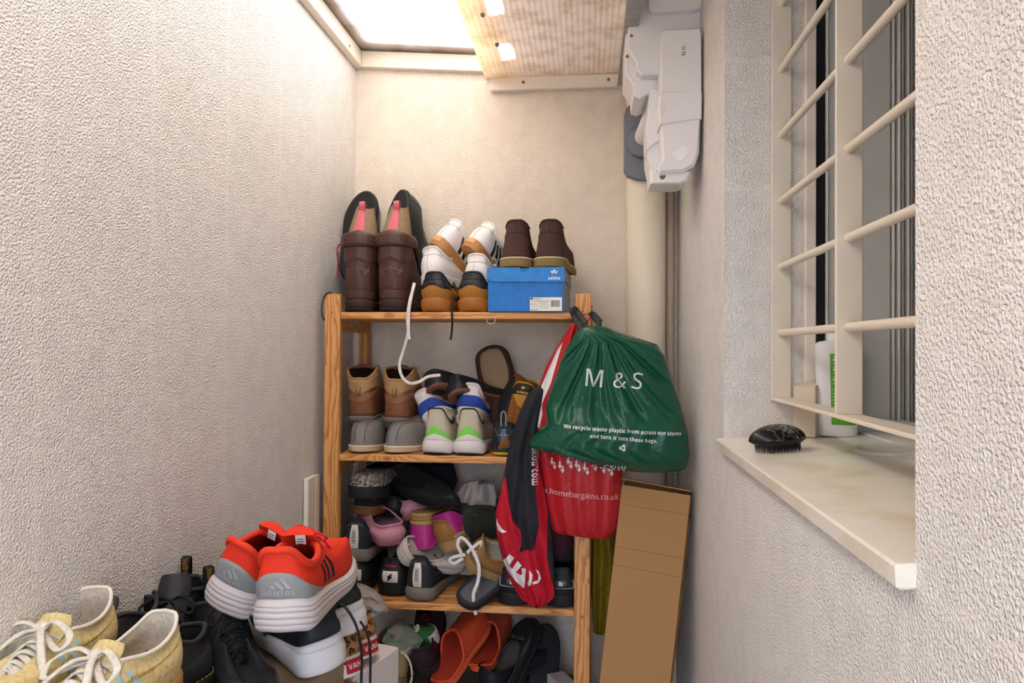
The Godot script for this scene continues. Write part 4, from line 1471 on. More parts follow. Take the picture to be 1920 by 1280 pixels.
func tan_boot(label: String, foot: float) -> Shoe:
	var s := shoe("tan_boot", label, "tan leather boots standing on the grey shoes", {"long": 0.28, "foot": foot, "heel": 0.04, "ball": 0.049, "thick": 0.03, "thin": 0.022, "collar": [Vector3(0.01, 0, 0.136), Vector3(0.02, 0.02, 0.136), Vector3(0.07, 0.033, 0.146), Vector3(0.13, 0.041, 0.16), Vector3(0.24, 0.038, 0.162), Vector3(0.32, 0.03, 0.162), Vector3(0.36, 0.014, 0.16), Vector3(0.37, 0, 0.16)], "ramp": 2.0, "toebox": 0.05, "e1": 0.2, "bulge": 0.03})
	var hide := mat("7d4f33", 0.5, "leather", 0.6)
	var pale := mat("a57f54", 0.55, "leather", 0.6)
	s.upper(hide)
	s.lining(mat("4a2b1e", 0.85, "suede"))
	s.band("padded_collar", pale, -0.62, 0.62, func(x): return 0.63 - 0.08 * cos(x * 14.0) * exp(-x * x * 4.0), func(_x): return 0.995, 0.005)
	s.band("quarter", mat("8b5c3d", 0.5, "leather", 0.6), -0.5, 0.5, func(x): return 0.42 - 0.08 * cos(x * 13.0), func(_x): return 0.62, 0.002)
	s.sole(mat("80756c", 0.7, "worn"), WELT_SOLE, 0.55, 1.0, "midsole")
	s.sole(mat("4b4541", 0.8), [Vector2(0, -0.003), Vector2(0.2, 0.0), Vector2(1, 0.0)], 0.0, 0.55, "outsole")
	s.band("heel_strap", mat("6b4730", 0.6, "leather"), -0.2, 0.2, func(_x): return 0.03, func(_x): return 0.12, 0.002)
	var loop := Shape.new()
	var a := s.on(0, 0.78, 0.006)
	var b := s.on(0, 0.56, 0.004)
	loop.tube(s.spline_([a, a.lerp(b, 0.3) + Vector3(0, 0, -0.005), a.lerp(b, 0.7) + Vector3(0, 0, -0.005), b]), 0.006, 8, 0.25, Vector3(0, 0, 1))
	s.add("pull_loop", loop, mat("8d6a45", 0.6))
	s.tongue(mat("5c3322", 0.7, "suede"), Vector3(0, 0.168, 0.2 * s.long), 0.03, 0.36, 0.012)
	s.collar_edge(pale, 0.004)
	return s

func runner(label: String, foot: float) -> Shoe:
	var s := shoe("running_shoe", label, "cream running shoes with green heels", {"long": 0.285, "foot": foot, "heel": 0.042, "ball": 0.05, "thick": 0.034, "thin": 0.026, "spring": 0.014, "inset": 0.006, "bulge": 0.02, "collar": low_collar(0.122, 0.078, 0.092, 0.62, 0.03), "toebox": 0.04})
	var cloth := mat("bdb29d", 0.8, "mesh", 0.5)
	var foam := mat("d9d0cb", 0.6)
	s.upper(cloth)
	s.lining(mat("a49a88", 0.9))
	s.sole(foam, [Vector2(0, -0.006), Vector2(0.2, 0.002), Vector2(0.6, 0.003), Vector2(0.95, 0.001), Vector2(1, -0.002)])
	s.sole(mat("3a3836", 0.8), [Vector2(0, -0.004), Vector2(1, 0.0)], -0.06, 0.06, "outsole")
	s.band("heel_flash", mat("77c94c", 0.5), -0.34, 0.34, func(x): return 0.02, func(x): return 0.12 + 0.36 * maxf(0.0, 1.0 - absf(x) / 0.2), 0.002)
	s.band("heel_foam", foam, -0.34, 0.34, func(_x): return 0.0, func(x): return 0.015 + 0.2 * maxf(0.0, 1.0 - absf(x) / 0.24), 0.005)
	s.collar_edge(mat("1f1d1c", 0.8), 0.002)
	s.tongue(cloth, Vector3(0, 0.118, 0.33 * s.long), 0.026)
	s.laces(mat("2a3a24", 0.8), 5, 0.62, 0.93, 0.002)
	return s

func blue_runner(label: String, foot: float) -> Shoe:
	var s := shoe("blue_sneaker", label, "white and blue sneakers on the cream ones", {"long": 0.28, "foot": foot, "heel": 0.038, "ball": 0.048, "thick": 0.026, "thin": 0.02, "spring": 0.012, "bulge": 0.1, "collar": low_collar(0.112, 0.075, 0.09, 0.64, 0.028), "toebox": 0.04})
	var pale := mat("ddd3d0", 0.8, "mesh", 0.3)
	s.upper(pale)
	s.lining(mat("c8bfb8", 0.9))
	s.collar_edge(pale, 0.004)
	s.band("heel_mesh", mat("27489c", 0.7, "mesh", 1.4), -0.46, 0.46, func(x): return 0.24 - 0.1 * smoothstep(0.2, 0.45, absf(x)), func(x): return 0.62 - 0.2 * smoothstep(0.1, 0.4, absf(x)), 0.0016)
	s.sole(mat("d3c6ae", 0.7), [Vector2(0, -0.005), Vector2(0.15, 0.0), Vector2(0.9, 0.002), Vector2(1, -0.001)])
	s.tongue(pale, Vector3(0, 0.115, 0.33 * s.long), 0.026)
	s.laces(mat("1d2a55", 0.8), 5, 0.62, 0.93, 0.002)
	return s

func flat_shoe(label: String, foot: float) -> Shoe:
	var s := shoe("black_flat", label, "black flats with brown soles on the blue sneakers", {"long": 0.25, "foot": foot, "heel": 0.034, "ball": 0.042, "thick": 0.01, "thin": 0.007, "spring": 0.006, "bulge": 0.05, "collar": slip_collar(0.058, 0.045, 0.62, 0.045), "toebox": 0.03})
	var hide := mat("232327", 0.45, "leather", 0.5)
	s.upper(hide)
	s.lining(mat("4a3428", 0.8))
	s.collar_edge(hide, 0.002)
	s.sole(mat("7b4e38", 0.7, "worn"), FLAT_SOLE)
	var pad := Shape.new()
	pad.lathe([Vector2(0.0001, -0.001), Vector2(0.019, -0.001), Vector2(0.02, 0.0)], Transform3D(Basis().scaled(Vector3(0.8, 1, 1.1)), Vector3(0, -0.0002, 0.035)), 24)
	s.add("heel_pad", pad, mat("26262a", 0.7))
	return s

func slipper(label: String, spec: Dictionary, rim: Material, bed: Material, under: Material) -> Shoe:
	var s := shoe("slipper", label, "", spec)
	s.upper(rim)
	s.sole(under, FLAT_SOLE)
	s.collar_edge(rim, 0.004)
	s.lining(rim, bed)
	return s

func dark_tread(o: Node3D) -> void:      # black rubber let into a brown sole
	var s := Shoe.new()
	s.main = self
	s.root = o
	s.long = 0.26
	s.heel = 0.042
	s.waist = 0.045
	s.ball = 0.05
	var t := Shape.new()
	var r := []
	for k in 25:
		var q := 0.08 + 0.88 * k / 24.0
		var a := s.edge(q, -0.009)
		var b := s.edge(-q, -0.009)
		a.y = s.sole_low(clampf(a.z / s.long, 0, 1)) - 0.002
		b.y = a.y
		r.append(PackedVector3Array([a + Vector3(0, 0.003, 0), a, a.lerp(b, 0.5), b, b + Vector3(0, 0.003, 0)]))
	t.rows(r)
	s.add("tread", t, mat("26262a", 0.75, "leather", 2.0), null, "", false)

func middle_shelf() -> void:
	var y: float = SHELVES[1] + 0.0008
	var at := func(px, z, yy = y): return Vector3(P(px, 855, z).x, yy, -z)
	put(grey_shoe("left grey suede shoe with cream sole, toe forward under tan boot", -1.0), at.call(669, 1.862), Vector3(-0.03, 0, 1), Vector3.UP, Vector3(0, 0, 0.28))
	put(grey_shoe("right grey suede shoe with cream sole, turned beside cream running shoe", 1.0), at.call(733, 1.866), Vector3(-0.3, 0, 1), Vector3.UP, Vector3(0, 0, 0.28))
	put(tan_boot("left tan leather boot standing on grey shoe by rack post", -1.0), P(672, 803, 1.925), Vector3(-0.04, 0.06, -1))
	put(tan_boot("right tan leather boot standing on turned grey shoe", 1.0), P(741, 806, 1.925), Vector3(0.04, 0.06, -1), Vector3(0.03, 1, 0))
	put(runner("cream running shoe with green heel, left of the pair", -1.0), at.call(812, 1.868), Vector3(0.14, 0, -1))
	put(runner("cream running shoe with green heel, right of the pair", 1.0), at.call(878, 1.868), Vector3(0.04, 0, -1))
	put(blue_runner("white and blue sneaker tipped over on left cream running shoe", -1.0), P(818, 800, 1.93), Vector3(0.2, -0.1, -1), Vector3(-0.6, 0.9, 0.1))
	put(blue_runner("white and blue sneaker upright on right cream running shoe", 1.0), P(878, 797, 1.93), Vector3(0.04, -0.08, -1), Vector3(0.06, 1, 0))
	put(flat_shoe("black flat with brown sole lying behind the white lace end", -1.0), P(806, 731, 1.94), Vector3(0.55, -0.22, -0.8), Vector3(-0.3, 0.85, -0.5))
	put(flat_shoe("black flat with brown sole leaning on upright blue sneaker", 1.0), P(850, 740, 1.93), Vector3(0.55, -0.22, -0.8), Vector3(-0.3, 0.85, -0.5))
	# slippers
	var brown := mat("4a2c22", 0.8, "suede")
	put(slipper("dark brown slipper with beige footbed propped against back wall", {"long": 0.285, "heel": 0.05, "waist": 0.054, "ball": 0.05, "thick": 0.014, "thin": 0.012, "inset": 0.002, "toebox": 0.035, "collar": slip_collar(0.028, 0.026, 0.56, 0.058, 0.041)}, brown, mat("a1876a", 0.95, "suede"), mat("2e2421", 0.8)), P(917, 651, 2.12), Vector3(0.28, -1, 0.16), Vector3(-0.05, 0.2, 1))
	put(slipper("black soled slipper with brown edge standing on its side", {"long": 0.26, "heel": 0.042, "waist": 0.045, "ball": 0.05, "thick": 0.018, "thin": 0.016, "inset": 0.001, "toebox": 0.04, "collar": slip_collar(0.06, 0.05, 0.55, 0.06, 0.036)}, mat("875324", 0.8, "suede"), mat("6b4a30", 0.9), mat("8a5626", 0.8, "suede")), P(926, 848, 1.88), Vector3(0.1, 0.75, -0.6), Vector3(0.72, 0.1, -0.62))
	dark_tread(get_node("slipper_001"))
	var o := simple("yellow_sneaker", "mustard yellow sneaker with black heel tab beside hanging jersey", "", {"long": 0.27, "foot": 1.0, "heel": 0.034, "ball": 0.046, "thick": 0.024, "thin": 0.02, "bulge": 0.08, "collar": low_collar(0.1, 0.07, 0.085)}, mat("b98a34", 0.85, "suede"), mat("9a6a33", 0.6), mat("2a2624", 0.9), mat("1c1b1b", 0.9))
	o.band("heel_tab", mat("1b1a1a", 0.5), -0.25, 0.25, func(_x): return 0.56, func(_x): return 0.97, 0.0022)
	var gold := mat("d6a63e", 0.5)
	trefoil(func(p: Vector2) -> Vector3: return o.on(-p.x * 5.0, 0.78 + p.y * 12.0, 0.003), 0.0085, gold, mat("1b1a1a", 0.5), o.root)
	o.words("lettering", "adidas", gold, 0.0, 0.64, 0.0065, -5.0, 12.0)
	put(o, P(972, 787, 1.935), Vector3(0.12, 0, -1), Vector3(0.16, 1, 0))
	var p := shoe("water_shoe", "black and yellow water shoe with heel loop at right end of shelf", "", {"long": 0.26, "foot": 1.0, "heel": 0.03, "ball": 0.045, "thick": 0.02, "thin": 0.016, "collar": low_collar(0.088, 0.06, 0.07)})
	var web := mat("24272b", 0.5, "mesh", 1.5)
	p.upper(web)
	p.lining(mat("1b1c1e", 0.9))
	p.collar_edge(web, 0.003)
	p.sole(mat("26272a", 0.7), FLAT_SOLE, 0.35, 1.0, "midsole")
	p.sole(mat("c9a92c", 0.6), [Vector2(0, -0.003), Vector2(0.3, 0.003), Vector2(1, 0.003)], 0.0, 0.4, "outsole")
	p.band("heel_print", mat("3f5f7a", 0.5), -0.035, 0.035, func(_x): return 0.2, func(_x): return 0.75, 0.002)
	p.words("lettering", "FREEDOM", mat("8fb0c8", 0.5), 0.0, 0.5, 0.003, -5.0, 14.0)
	var lp := Shape.new()
	var t := p.up(0, 0.98)
	lp.tube(p.spline_([t + Vector3(-0.006, -0.008, -0.004), t + Vector3(-0.006, 0.022, -0.006), t + Vector3(0, 0.03, -0.006), t + Vector3(0.006, 0.022, -0.006), t + Vector3(0.006, -0.008, -0.004)]), 0.0022, 6)
	p.add("heel_loop", lp, mat("8d8a80", 0.7))
	var bands := Shape.new()
	for side in [1.0, -1.0]:
		var l := []
		for k in 13: l.append(p.on(side * lerpf(0.03, 0.36, k / 12.0), 0.2 + 0.7 * sin(PI * k / 12.0), 0.002))
		bands.tube(l, 0.0012, 6)
	p.add("elastic_cord", bands, mat("565a5e", 0.6))
	put(p, at.call(945, 1.868), Vector3(0.08, 0, -1))

# ---------------------------------------------------------------- third shelf
func badge_shoe(label: String, foot: float, group: String, tab: String, spec := {}) -> Shoe:     # black cycling shoes with a badge on the heel
	var base := {"long": 0.27, "foot": foot, "heel": 0.043, "ball": 0.047, "thick": 0.03, "thin": 0.02, "bulge": 0.08, "collar": low_collar(0.1, 0.068, 0.08)}
	base.merge(spec, true)
	var s := simple("cycling_shoe", label, group, base, mat("1d1e21", 0.55, "leather", 0.5), mat("161719", 0.6), mat("131315", 0.9), mat("18181a", 0.9))
	if tab == "s":
		s.band("badge", mat("dcd9d6", 0.5), -0.075, 0.075, func(_x): return 0.06, func(_x): return 0.52, 0.0024)
		s.band("red_mark", mat("8f1d26", 0.5), -0.07, 0.07, func(_x): return 0.66, func(_x): return 0.74, 0.002)
		# lightning stroke emblem
		var lay := func(p: Vector2) -> Vector3: return s.on(-p.x * 4.6, 0.29 + p.y * 14.0, 0.0034)
		obj("emblem", filled([Vector2(0.003, 0.012), Vector2(-0.004, 0.0005), Vector2(-0.0005, 0.0005), Vector2(-0.003, -0.012), Vector2(0.0045, 0.0015), Vector2(0.001, 0.0015)], lay), mat("18181a", 0.5), s.root)
	else:
		var ring := Shape.new()
		var l := []
		for q in [Vector2(-0.13, 0.62), Vector2(-0.12, 0.36), Vector2(-0.08, 0.28), Vector2(0.08, 0.28), Vector2(0.12, 0.36), Vector2(0.13, 0.62)]: l.append(s.on(q.x, q.y, 0.002))
		ring.tube(s.spline_(l), 0.0022, 6, 0.6)
		s.add("reflector", ring, mat("8b8b89", 0.3))
		s.band("badge", mat("55514f", 0.5), -0.045, 0.045, func(_x): return 0.36, func(_x): return 0.56, 0.002)
		obj("emblem", filled([Vector2(0, 0.006), Vector2(-0.003, 0.002), Vector2(-0.001, 0.002), Vector2(-0.001, -0.006), Vector2(0.001, -0.006), Vector2(0.001, 0.002), Vector2(0.003, 0.002)], func(p: Vector2) -> Vector3: return s.on(-p.x * 4.6, 0.45 + p.y * 14.0, 0.003)), mat("c9c6c2", 0.4), s.root)
	return s

func tag_runner(label: String, foot: float) -> Shoe:
	var s := simple("black_runner", label, "black runners with a white heel tag", {"long": 0.27, "foot": foot, "heel": 0.04, "ball": 0.047, "thick": 0.034, "thin": 0.024, "bulge": 0.06, "collar": low_collar(0.118, 0.075, 0.085, 0.62, 0.03)}, mat("26282b", 0.7, "mesh", 0.6), mat("7a736b", 0.65, "worn"), mat("151517", 0.9), mat("17171a", 0.9), [Vector2(0, -0.006), Vector2(0.2, 0.001), Vector2(0.55, 0.004), Vector2(0.9, 0.002), Vector2(1, -0.001)])
	var t := s.band("heel_tag", mat("d8d2ca", 0.6), -0.045, 0.045, func(_x): return 0.02, func(_x): return 0.84, 0.0026)
	var lay := func(p: Vector2) -> Vector3: return s.on(p.y * 4.6, 0.42 + p.x * 11.0, 0.0036)
	obj("lettering", lettering("UPTEMPO", 0.006, lay, "Droid Sans", 700), mat("77716b", 0.6), t)
	s.band("ankle_band", mat("3a3d41", 0.5, "mesh"), -0.3, 0.3, func(_x): return 0.72, func(_x): return 0.84, 0.0018)
	return s

func third_shelf() -> void:
	var y: float = SHELVES[2] + 0.0008
	var at := func(px, z, yy = y): return Vector3(P(px, 1120, z).x, yy, -z)
	# left end
	put(badge_shoe("black cycling shoe with white lightning badge next to left post", -1.0, "black cycling shoes with lightning badges", "s"), at.call(660, 1.905), Vector3(0, 0, -1))
	put(badge_shoe("black cycling shoe with white lightning badge beside plastic bag", 1.0, "black cycling shoes with lightning badges", "s"), at.call(732, 1.9), Vector3(0.08, 0, -1))
	put(tag_runner("grey-soled black runner with white tag stacked by left post", -1.0), P(661, 1056, 1.885), Vector3(0.02, -0.02, -1))
	put(tag_runner("grey-soled black runner with white tag in front on third shelf", 1.0), at.call(783, 1.868), Vector3(0.12, 0, -1))
	# leopard print shoe on a wooden-heeled sandal
	var w := simple("wooden_sandal", "black sandal with light wooden heel under leopard print shoe", "", {"long": 0.25, "heel": 0.036, "ball": 0.044, "thick": 0.026, "thin": 0.016, "collar": slip_collar(0.045, 0.035, 0.6, 0.05)}, mat("2b2a2c", 0.7), mat("8f6139", 0.6, "worn"), mat("3a3634", 0.9))
	put(w, P(676, 968, 1.95), Vector3(0.25, -0.02, -1))
	var le := shoe("leopard_shoe", "black and white leopard print shoe, toe forward, under middle shelf", "", {"long": 0.25, "heel": 0.036, "ball": 0.05, "toe_cut": 0.24, "thick": 0.036, "thin": 0.034, "spring": 0.006, "toebox": 0.034, "e1": 0.3, "collar": slip_collar(0.085, 0.07, 0.66, 0.074)})
	var spots := mat("c6c1ba", 0.8, "", 1.0, {"uv1_triplanar": true, "uv1_scale": Vector3.ONE * 9.0})
	spots.albedo_texture = leopard("leopard_grey", Color(0.8, 0.78, 0.75), Color(0.08, 0.08, 0.08), Color(0.55, 0.53, 0.5))
	le.upper(spots)
	le.lining(mat("1c1b1c", 0.9))
	le.collar_edge(mat("1c1b1c", 0.8), 0.003)
	le.sole(mat("232224", 0.7, "suede"), [Vector2(0, -0.004), Vector2(0.15, 0.0), Vector2(0.95, 0.001), Vector2(1, -0.001)])
	put(le, P(677, 941, 1.88), Vector3(-0.05, 0.0, 1), Vector3(0.02, 1, 0.0), Vector3(0, 0, 0.25))
	# pink slippers
	for k in 2:
		var f := simple("pink_slipper", ["soft pink slipper lying sole up beside the magenta sandals", "soft pink slipper behind the other pink slipper"][k], "soft pink slippers", {"long": 0.24, "heel": 0.038, "waist": 0.042, "ball": 0.046, "thick": 0.014, "thin": 0.012, "inset": 0.001, "bulge": 0.1, "collar": slip_collar(0.06, 0.05, 0.55, 0.06)}, mat("d495a3", 0.95, "suede", 1.5), mat("a86a74", 0.9, "suede"), mat("b98090", 0.95, "suede"))
		if k == 0: put(f, P(742, 1024, 1.9), Vector3(-0.6, 0.16, -0.8), Vector3(0.05, 1, 0.2))
		else: put(f, P(786, 975, 2.02), Vector3(-0.6, 0.05, -0.7), Vector3(0.1, 1, 0.2))
	# magenta wedge sandals
	for k in 2:
		var m := shoe("wedge_sandal", ["magenta wedge sandal standing heel up beside pink slipper", "magenta wedge sandal tipped over beside olive shoe"][k], "magenta wedge sandals", {"long": 0.22, "heel": 0.033, "waist": 0.034, "ball": 0.04, "thick": 0.032, "thin": 0.02, "spring": 0.002, "bulge": 0.0, "inset": 0.001, "collar": [Vector3(-0.01, 0, 0.095), Vector3(0.0, 0.022, 0.095), Vector3(0.08, 0.036, 0.09), Vector3(0.2, 0.041, 0.07), Vector3(0.4, 0.04, 0.045), Vector3(0.6, 0.036, 0.04), Vector3(0.75, 0.02, 0.05), Vector3(0.78, 0, 0.05)], "toebox": 0.02})
		var pink := mat("ad2b7d", 0.4, "leather", 0.3)
		m.upper(pink)
		m.lining(mat("8c2063", 0.6), mat("b08c5c", 0.8))
		m.collar_edge(pink, 0.0018)
		for j in 3: m.sole(mat(["b18c58", "a17c48", "b8945f"][j], 0.8, "suede"), [Vector2(0, -0.002), Vector2(0.3, 0.001), Vector2(0.7, 0.001), Vector2(1, -0.002)], j / 3.0, (j + 1) / 3.0, "cork_layer")
		var st := Shape.new()
		st.tube(m.spline_([m.on(0.3, 0.9, 0.002), m.on(0.34, 0.5, 0.02), m.on(0.33, 0.2, 0.03), m.on(0.3, 0.1, 0.02)]), 0.004, 6, 0.3)
		m.add("strap", st, pink)
		if k == 0: put(m, P(782, 962, 1.935), Vector3(0.2, -0.06, -1), Vector3(0.05, -1, -0.08))
		else: put(m, P(846, 1028, 1.93), Vector3(0.45, 0.1, -1), Vector3(-0.5, 0.9, 0.2))
	# dark shoes and bag at the back
	var bg := blob("dark_bag", "navy blue cloth bag hanging at the back of third shelf", "bag", [[738, 868], [850, 868], [858, 900], [846, 935], [800, 950], [745, 948], [722, 925], [724, 890]], 2.09, 0.05, mat("10131c", 0.85, "suede"), func(u, v): return 0.006 * sin(u * 9.0 + v * 3.0))
	bg.set_meta("label", "navy blue cloth bag hanging at the back of third shelf")
	for k in 2:
		var f := simple("pointed_flat", ["black pointed flat lying under navy bag above magenta sandals", "black pointed flat behind the leopard print shoe"][k], "black pointed flats", {"long": 0.25, "heel": 0.033, "ball": 0.042, "toe_cut": 0.5, "toe_pow": 1.25, "thick": 0.012, "thin": 0.008, "collar": slip_collar(0.06, 0.045, 0.6, 0.045)}, mat("1c1d1f", 0.5, "leather", 0.5), mat("131314", 0.7), mat("222120", 0.9))
		if k == 0: put(f, P(866, 948, 1.93), Vector3(0.8, -0.12, 0.5), Vector3(-0.1, 0.75, 0.65), Vector3(0, 0, 0.25))
		else: put(f, P(728, 972, 2.0), Vector3(0.35, -0.05, -0.9), Vector3(-0.2, 0.9, 0.3))
	blob("white_bag", "crumpled off-white cloth bag behind the olive shoe", "bag", [[868, 904], [880, 900], [905, 908], [925, 900], [932, 930], [926, 985], [900, 1000], [868, 1000], [848, 985], [835, 968], [850, 930]], 2.03, 0.06, mat("b5aaa2", 0.85, "suede", 0.6), func(u, v): return 0.012 * sin(u * 11.0 + v * 5.0) + 0.006 * sin(u * 23.0 - v * 9.0))
	obj("print", lettering("DKNY", 0.014, func(p: Vector2) -> Vector3: return P(912, 903, 2.0) - get_node("white_bag").position + Vector3(p.x, p.y, 0.004)), mat("2c2a2b", 0.8), get_node("white_bag"))
	# olive trail shoe, toe to the left
	var ol := simple("trail_shoe", "olive green trail shoe with lugged sole beside hanging jersey", "", {"long": 0.27, "heel": 0.04, "ball": 0.048, "thick": 0.026, "thin": 0.022, "collar": low_collar(0.1, 0.07, 0.085)}, mat("3f4030", 0.75, "mesh", 0.6), mat("33342a", 0.8), mat("1e1f1b", 0.9), mat("4a4a3c", 0.9))
	var lugs := Shape.new()
	for k in 22:
		var e := ol.edge(-1.0 + k / 11.0, 0.001)
		lugs.box(e + Vector3(0, 0.002, 0), Vector3(0.009, 0.012, 0.009), 0.001)
	ol.add("lugs", lugs, mat("2b2c24", 0.8))
	ol.stripes(mat("a9a898", 0.6), 0.42, 0.03, 0.0, 0.008, 0.3, 0.55, [1.0, -1.0])
	put(ol, P(880, 985, 1.93), Vector3(0.75, -0.1, -0.7), Vector3(-0.68, 0.2, -0.5))
	# cork trainers with white laces
	for k in 2:
		var c := simple("cork_sneaker", ["tan cork sneaker with white laces lying in front on third shelf", "tan cork sneaker lying under the other, toe to the left"][k], "tan cork sneakers", {"long": 0.25, "heel": 0.035, "ball": 0.044, "thick": 0.03, "thin": 0.024, "collar": low_collar(0.095, 0.068, 0.08)}, mat("9a6c39", 0.75, "suede", 1.2), mat("a58455", 0.8, "worn"), mat("c9bda8", 0.9), mat("ddd3cb", 0.8), [Vector2(0, -0.002), Vector2(0.2, 0.002), Vector2(0.3, 0.0), Vector2(0.5, 0.002), Vector2(0.6, 0.0), Vector2(0.85, 0.002), Vector2(1, 0)])
		c.collar_edge(mat("d9cfc4", 0.8), 0.0025, "white_binding")
		if k == 0: put(c, P(868, 1052, 1.9), Vector3(0.8, -0.34, -0.42), Vector3(0.1, 0.85, 0.6))
		else: put(c, P(838, 1040, 1.93), Vector3(0.5, 0.25, -0.8), Vector3(-0.5, 0.7, 0.3))
	var l := Shape.new()
	l.tube(spline([P(868, 1042, 1.875), P(858, 1022, 1.87), P(864, 1008, 1.868), P(876, 1016, 1.865), P(888, 1034, 1.86), P(898, 1062, 1.856), P(896, 1090, 1.852), P(888, 1112, 1.85), P(889, 1135, 1.85), P(892, 1152, 1.852)], 60), 0.0048, 8, 0.3, Vector3(0, 0, 1))
	l.tube(spline([P(876, 1036, 1.866), P(892, 1022, 1.862), P(903, 1016, 1.862), P(900, 1030, 1.864), P(886, 1040, 1.868)], 30), 0.0046, 8, 0.3, Vector3(0, 0, 1))
	l.tube(spline([P(872, 1040, 1.868), P(852, 1044, 1.866), P(842, 1050, 1.866), P(852, 1056, 1.868), P(868, 1046, 1.87)], 30), 0.0046, 8, 0.3, Vector3(0, 0, 1))
	tag(obj("white_shoelace", l.mesh(), mat("e6dfd8", 0.8, "suede", 0.4)), "loose white shoelace tied on tan cork sneaker, hanging over third shelf", "shoelace")
	# dark insole sandal in front
	var sl := slipper("dark grey sandal with textured footbed tipped over the shelf edge", {"long": 0.25, "heel": 0.04, "waist": 0.042, "ball": 0.047, "thick": 0.016, "thin": 0.014, "inset": 0.001, "toebox": 0.02, "collar": slip_collar(0.024, 0.022, 0.75, 0.03, 0.037)}, mat("2e2e30", 0.7), mat("6c6c6e", 0.8, "mesh", 3.0), mat("1c1c1e", 0.8))
	obj("maker_tab", filled([Vector2(-0.007, -0.003), Vector2(0.007, -0.003), Vector2(0.007, 0.003), Vector2(-0.007, 0.003)], func(p: Vector2) -> Vector3: return Vector3(p.x, 0.0215, 0.05 + p.y)), mat("9a9a98", 0.5), sl.root)
	put(sl, P(868, 1140, 1.858), Vector3(0.62, 0.42, -0.6), Vector3(-0.25, 0.62, 0.6))
	# cream heeled sandal
	var cr := simple("cream_sandal", "off-white sandal lying on its side behind black runner", "", {"long": 0.22, "heel": 0.033, "ball": 0.04, "thick": 0.03, "thin": 0.02, "inset": 0.001, "collar": slip_collar(0.05, 0.04, 0.6, 0.045)}, mat("c9bfb6", 0.7), mat("d2c8bf", 0.6), mat("a89e95", 0.8))
	put(cr, P(742, 1040, 1.905), Vector3(0.7, -0.25, -0.6), Vector3(0.35, 0.7, 0.6))
	var stem := Shape.new()
	stem.tube([P(756, 1032, 1.9), P(760, 1026, 1.9), P(764, 1020, 1.9)], 0.002, 8)
	stem.tube([P(760, 1018, 1.9), P(768, 1022, 1.9)], 0.003, 8)
	tag(obj("plastic_peg", stem.mesh(), mat("d8cec6", 0.6)), "small white plastic peg by off-white sandal", "peg")
	# right-hand cycling pair
	put(badge_shoe("black cycling shoe with grey arrow badge under jersey hem", -1.0, "black cycling shoes with arrow badges", "arrow"), at.call(958, 1.868), Vector3(0.05, 0, -1))
	put(badge_shoe("black cycling shoe with grey arrow badge next to right post", 1.0, "black cycling shoes with arrow badges", "arrow"), at.call(1053, 1.868), Vector3(-0.02, 0, -1))
	var dm := simple("maroon_shoe", "maroon shoe in shadow behind cycling shoe at right post", "", {"long": 0.26, "heel": 0.036, "ball": 0.045, "collar": low_collar(0.1, 0.07, 0.085)}, mat("4a1c2c", 0.8, "suede"), mat("2a2426", 0.7), mat("201a1c", 0.9), mat("2a1a20", 0.9))
	put(dm, P(1052, 1056, 1.93), Vector3(-0.1, 0.1, -1))

